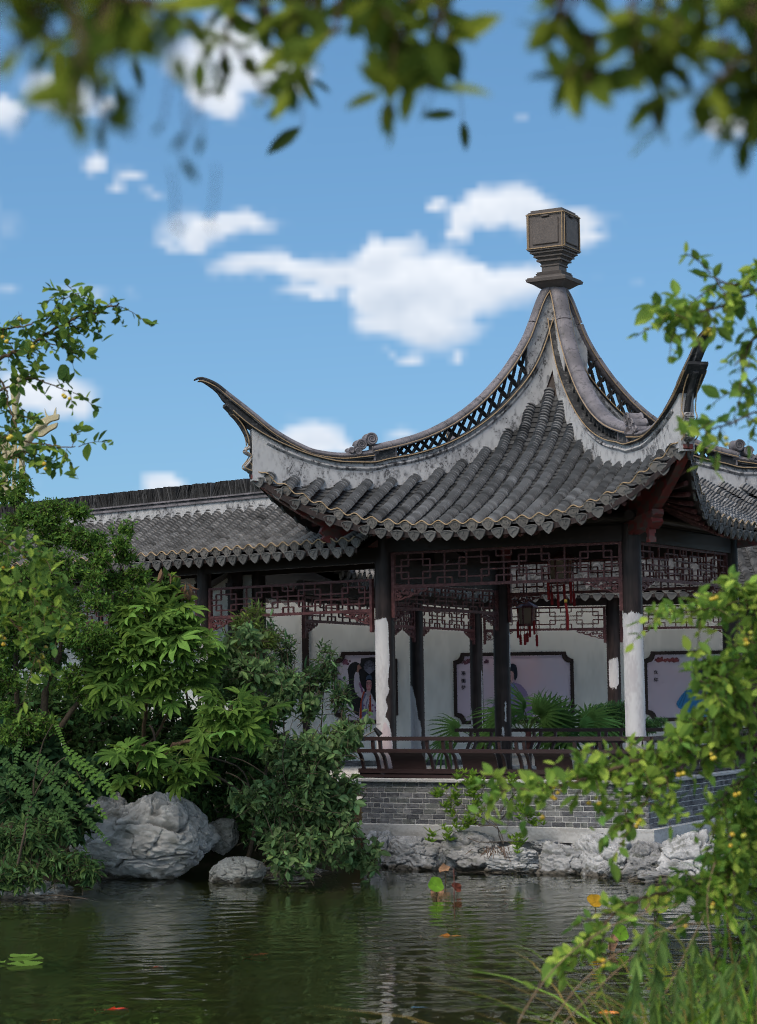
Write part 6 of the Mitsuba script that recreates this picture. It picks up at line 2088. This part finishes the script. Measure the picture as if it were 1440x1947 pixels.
def lotus(label, base, tilt_dir, tilt, r, h, col, crumple=0.0, seed=0, fold=0.0):
    """A lotus leaf on its stalk: a shallow dish, tilted, and when withered crumpled and folded."""
    rr = np.random.default_rng(seed)
    k = thing('lotus_leaf', label, 'lotus leaf', 'lotus leaves standing in the pond')
    n, m = 26, 7
    V, F = [np.array([0, 0, 0.0])], []
    for j in range(1, m):
        for i in range(n):
            a, t = i * 2 * np.pi / n, j / (m - 1)
            w = 1 + .06 * math.sin(3 * a + seed) + .04 * math.sin(5 * a)
            x, y = t * math.cos(a) * w, t * math.sin(a) * w
            z = .16 * t * t + .05 * t * math.sin(4 * a + seed) * (1 + 3 * crumple)
            z += crumple * .35 * t * (math.sin(7 * a + 2 * seed) * .5 + rr.normal(0, .25))
            y2 = y * (1 - fold * .75)
            z += fold * abs(y) * .8
            V.append(np.array([x * (1 - .3 * crumple), y2, z]))
    V = np.array(V) * r
    for i in range(n):
        F.append([0, 1 + i, 1 + (i + 1) % n])
        for j in range(m - 2):
            o = 1 + j * n
            F += [[o + i, o + n + i, o + n + (i + 1) % n], [o + i, o + n + (i + 1) % n, o + (i + 1) % n]]
    top = np.asarray(base) + [0, 0, h]
    d = unit(np.array([*tilt_dir, 0.0]))
    z = unit(np.array([0, 0, 1]) * math.cos(tilt) + d * math.sin(tilt))
    x = unit(np.cross([0.2, 1, .1], z))
    R = np.stack([x, np.cross(z, x), z], 1)
    rad = np.linalg.norm(V[:, :2], axis=1) / r
    g = meshkit.fbm(V / r * 3 + seed, 3, seed)
    ang = np.arctan2(V[:, 1], V[:, 0])
    vein = (np.abs(np.sin(ang * 5)) < .18) & (rad > .1)
    c = np.asarray(col) * (.75 + .5 * g)[:, None] * np.where(vein, 1.18, 1)[:, None]
    put(k, 'blade', (V @ R.T + top, F), 'mat_petal', smooth=True, color=c)
    put(k, 'stalk', tube(smoothcurve([np.asarray(base) - [0, 0, .3], np.asarray(base) + [0.01, 0, h * .5], top], 8), .006, 6), flat((.10, .065, .035)), smooth=40)


BR, GR, YE, RB = (.40, .24, .15), (.17, .34, .035), (.52, .30, .03), (.20, .065, .045)
lotus('bright green lotus leaf tilted to the viewer, left of the withered ones near the rocks', spotz(829, 1706, 0), (.35, -1), 1.15, .115, .17, GR, .05, 1)
lotus('pale tan curled lotus leaf above the bright green one, near the rocks', spotz(848, 1682, 0) + [0, .5, 0], (-.4, -1), .9, .105, .17, BR, .45, 2, .5)
lotus('dark red brown withered lotus leaf folded beside its bare stalk near the rocks', spotz(868, 1703, 0), (.2, -1), 1.3, .10, .11, RB, .6, 3, .6)
lotus('tan withered lotus leaf drooping to the water under the bright green one', spotz(832, 1700, 0) + [0, .1, 0], (0, -1), 1.7, .12, .05, BR, .6, 4, .3)
lotus('orange yellow cupped lotus leaf on a thin stalk in open water at the right', spotz(1133, 1780, 0), (.1, -1), .95, .105, .40, YE, .25, 5, .25)
lotus('shrivelled brown lotus leaf bent down with its stalk, below the orange yellow one', spotz(1160, 1812, 0), (.6, -1), 1.75, .115, .12, BR, .7, 6, .55)
lotus('green lotus leaf half hidden by twigs right of the shrivelled brown one', spotz(1180, 1802, 0), (.4, -1), 1.2, .10, .16, GR, .05, 7)
lotus('brown folded lotus leaf among the lower right twigs', spotz(1245, 1790, 0), (-.3, -1), 1.0, .12, .36, BR, .5, 8, .6)
lotus('big yellow green lotus leaf behind the lower right twigs', spotz(1265, 1792, 0) + [0, .6, 0], (0, -1), 1.25, .16, .42, (.30, .33, .05), .1, 9)
lotus('small pinkish dry lotus leaf under the folded brown one at the right', spotz(1244, 1800, 0) - [0, .4, 0], (.2, -1), 1.4, .07, .17, RB, .6, 10, .4)
lotus('flat dry brown leaf lying on the water left of the lower right twigs', spotz(1072, 1816, 0), (0, -1), .15, .09, .03, (.16, .10, .07), .5, 11, .3)
k = thing('dead_stalk', 'bare reddish stalk standing from the water beside the bright green lotus leaf', 'stalk')
b = spotz(863, 1704, 0)
put(k, None, tube([b - [0, 0, .3], b + [.01, 0, .2], spot(863, 1652, b[1])], .007, 6), flat((.16, .06, .05)), smooth=40)


def carp(label, px, py, z, L, yaw, col, seed, patch=None):
    k = thing('carp', label, 'fish', 'carp in the pond')
    n, s = 22, 12
    t = np.linspace(0, 1, n)
    rad = .13 * np.sin(np.pi * np.clip(t, .0, 1) ** .62) ** .8 * (1 - .62 * t ** 2) + .004
    rng_ = np.random.default_rng(seed)
    bend = .06 * np.sin(t * 4 + seed)
    p = spotz(px, py, z)
    P = np.stack([(.5 - t), bend, 0 * t], 1)
    v, f = tube(P, rad * .72, s, True, (0, 0, 1), rad)
    c, s_ = math.cos(yaw), math.sin(yaw)
    M = np.array([[c, -s_, 0], [s_, c, 0], [0, 0, 1]])
    W = lambda q: (np.asarray(q) * L) @ M.T + p
    g = meshkit.fbm(v * 7 + seed, 2, seed)[:, None]
    cc = np.asarray(col) * (.75 + .5 * g)
    if patch is not None:
        cc = np.where(meshkit.fbm(v * 4 + 5 * seed, 2, seed + 1)[:, None] > .52, np.asarray(patch), cc)
    put(k, 'body', (W(v), f), 'mat_carp', smooth=True, color=cc)
    yb = bend[-1]
    tail = np.array([(-.46, yb, 0), (-.62, yb + .02, .13), (-.56, yb, .0), (-.62, yb + .02, -.11), (-.46, yb + .01, 0.01)])
    put(k, 'tail_fin', (W(tail), [[0, 1, 2], [0, 2, 3]]), flat(tuple(np.clip(np.asarray(col) * .8, 0, 1))))
    dorsal = np.array([(.12, bend[8], .10), (.02, bend[10], .17), (-.22, bend[15], .10), (-.22, bend[15], .06), (.12, bend[8], .07)])
    put(k, 'dorsal_fin', (W(dorsal), [[0, 1, 4], [1, 3, 4], [1, 2, 3]]), flat(tuple(np.clip(np.asarray(col) * .8, 0, 1))))
    for sg in (-1, 1):
        fin = np.array([(.22, sg * .07, -.03), (.10, sg * .20, -.05), (.12, sg * .08, -.03)])
        put(k, 'side_fin', (W(fin), [[0, 1, 2]]), flat(tuple(np.clip(np.asarray(col) * .8, 0, 1))))


carp('bright red carp near the bottom edge, left of centre', 216, 1925, -.030, .30, .25, (.60, .055, .015), 1)
carp('small red carp in the pale boulder reflection', 296, 1843, -.025, .19, .2, (.55, .06, .02), 2)
carp('faint dark red carp in the middle of the pond', 488, 1823, -.055, .27, .3, (.38, .05, .02), 3)
carp('orange carp cut by the bottom edge at the left', 98, 1945, -.03, .18, .3, (.55, .14, .02), 4)
carp('long golden orange carp at the surface below the bright green lotus leaf', 850, 1789, -.062, .52, .05, (.40, .15, .02), 5, (.42, .28, .15))
carp('reddish carp in the ripples before the right part of the rock row', 1000, 1722, -.10, .50, .22, (.28, .05, .03), 6)
carp('orange carp near the bottom edge at the lower right', 1152, 1930, -.02, .28, -.25, (.62, .20, .03), 7)

# ---------------------------------------------------------------- near bank at the lower right: grass, arching stalks, drooping narrow leaves


def blade(rng, root, L, lean, az, w, col, bend=1.0):
    n = 7
    t = np.linspace(0, 1, n)
    h = np.array([math.cos(az), math.sin(az), 0])
    P = root + np.outer(lean * L * t ** 1.7 * bend, h) + np.outer(L * (t - .42 * bend * t ** 2.4), [0, 0, 1])
    s = unit(np.cross(h, [0, 0, 1]) + rng.normal(0, .25, 3))
    ww = w * (1 - t) ** .6 * np.minimum(1, .5 + 3 * t)
    V = np.concatenate([P + np.outer(ww, s), P - np.outer(ww, s)])
    i = np.arange(n - 1)
    return V, np.vstack([np.stack([i, i + 1, n + i + 1], 1), np.stack([i, n + i + 1, n + i], 1)]), np.tile(col, (2 * n, 1))


rng = np.random.default_rng(701)
m = MB()
for _ in range(800):
    p = spot(rng.choice([rng.uniform(1180, 1470), rng.uniform(1290, 1500)]), 1990, rng.uniform(6.9, 9.2))
    p[2] = 1.10
    col = leaf_colors(rng, 1, (.22, .36, .06), .3, .15, ((.48, .34, .11), .36))[0]
    m.add(*blade(rng, p, rng.uniform(.70, 1.5), rng.uniform(.05, .95), rng.uniform(0, 6.3), rng.uniform(.003, .0065), col))
scene['grass'] = tply(m.out(), 'mat_leaf', color=m.colors())
labels['grass'] = {'label': 'long green and yellow grass on the near bank at the lower right', 'category': 'grass', 'kind': 'stuff'}
# each long arching blade that stands out
for i, (pts, Y, w, col) in enumerate([([(1320, 1990), (1300, 1800), (1200, 1740), (1090, 1725)], 7.6, .0045, (.20, .22, .05)), ([(1330, 1990), (1380, 1760), (1350, 1660), (1290, 1640)], 7.9, .006, (.12, .25, .03)), ([(1260, 1990), (1380, 1900), (1440, 1860)], 7.4, .005, (.22, .34, .03)),
                                     ([(1410, 1990), (1430, 1860), (1400, 1760), (1320, 1680)], 7.7, .006, (.14, .30, .03)), ([(1400, 1990), (1395, 1850), (1380, 1700), (1385, 1660)], 8.0, .004, (.30, .18, .06)), ([(1300, 1990), (1420, 1850), (1450, 1740)], 7.6, .0035, (.30, .20, .07))]):
    P = smoothcurve([spot(x, y, Y) for x, y in pts], 14)
    s = unit(np.cross(unit(np.gradient(P, axis=0)), [0, 1, 0]))
    t = np.linspace(0, 1, 14)
    V = np.concatenate([P + s * (w * (1 - t) ** .5)[:, None], P - s * (w * (1 - t) ** .5)[:, None] + [0, .004, 0]])
    q = np.arange(13)
    k = thing('grass_blade', ['long pale blade arching left over the water', 'broad green blade bending left high in the lower right corner', 'bright green blade slanting to the right edge', 'bright green blade curving left from the right edge', 'upright orange brown blade among the grass', 'straw coloured blade slanting to the right'][i], 'grass', 'long blades in the lower right corner')
    put(k, None, (V, np.vstack([np.stack([q, q + 1, q + 15], 1), np.stack([q, q + 15, q + 14], 1)])), 'mat_leaf', smooth=True, color=np.tile(col, (28, 1)))
for i, pts in enumerate([[(985, 1947), (1100, 1800), (1200, 1745), (1290, 1720)], [(1040, 1960), (1150, 1830), (1260, 1770), (1330, 1755)], [(1060, 1960), (1180, 1840), (1300, 1745)], [(1230, 1960), (1280, 1860), (1340, 1740)], [(1140, 1960), (1060, 1905), (1030, 1990)][:0] or [(1360, 1640), (1345, 1720), (1352, 1800), (1380, 1960)]]):
    k = thing('dry_stalk', ['lowest dry stalk slanting down left to the bottom edge', 'middle dry stalk slanting down left over the water', 'right one of the three dry stalks slanting over the water', 'short dry stalk crossing the grass', 'tall upright dry stalk in the right foliage'][i], 'stalk', 'dry stalks in the lower right corner')
    P = smoothcurve([spot(x, y, 7.5 + .2 * i) for x, y in pts], 14)
    put(k, None, tube(P, np.linspace(.0026, .0016, 14), 5), flat((.26, .17, .11)), smooth=40)
# drooping narrow-leaved plant
rng = np.random.default_rng(702)
k = thing('drooping_plant', 'plant with hanging narrow grey green leaves in the lower right corner', 'plant')
pos, X, S = [], [], []
for x0, y0, x1, y1 in [(1230, 1760, 1200, 1930), (1260, 1770, 1245, 1947), (1225, 1800, 1215, 1990), (1320, 1780, 1330, 1947), (1340, 1800, 1360, 1960), (1290, 1840, 1280, 1980), (1400, 1830, 1410, 1980), (1250, 1840, 1260, 1990), (1310, 1880, 1320, 2000), (1370, 1850, 1380, 2000), (1200, 1880, 1195, 2000), (1420, 1750, 1430, 1900)]:
    Y = rng.uniform(7.4, 8.2)
    P = smoothcurve([spot(x0, y0, Y), spot((x0 + x1) / 2 + rng.uniform(-10, 10), (y0 + y1) / 2, Y), spot(x1, y1, Y)], 12)
    limb(k, P[::3], .0035, .0016, 'stem', col=(.12, .14, .05), sides=5)
    for q in P:
        for _ in range(4):
            pos.append(q), X.append(unit(rng.normal(0, .38, 3) + [0, 0, -1])), S.append(.066 * math.exp(rng.normal(0, .25)))
pos = np.array(pos)
leaves(k, 'droop', slim(.20, .12), pos, rot_frames(np.array(X), unit(rng.normal(0, .5, (len(X), 3)) + [0, -.9, .2])), np.array(S), leaf_colors(rng, len(pos), (.15, .27, .085), .28, .12, ((.22, .31, .06), .28)), single=240)
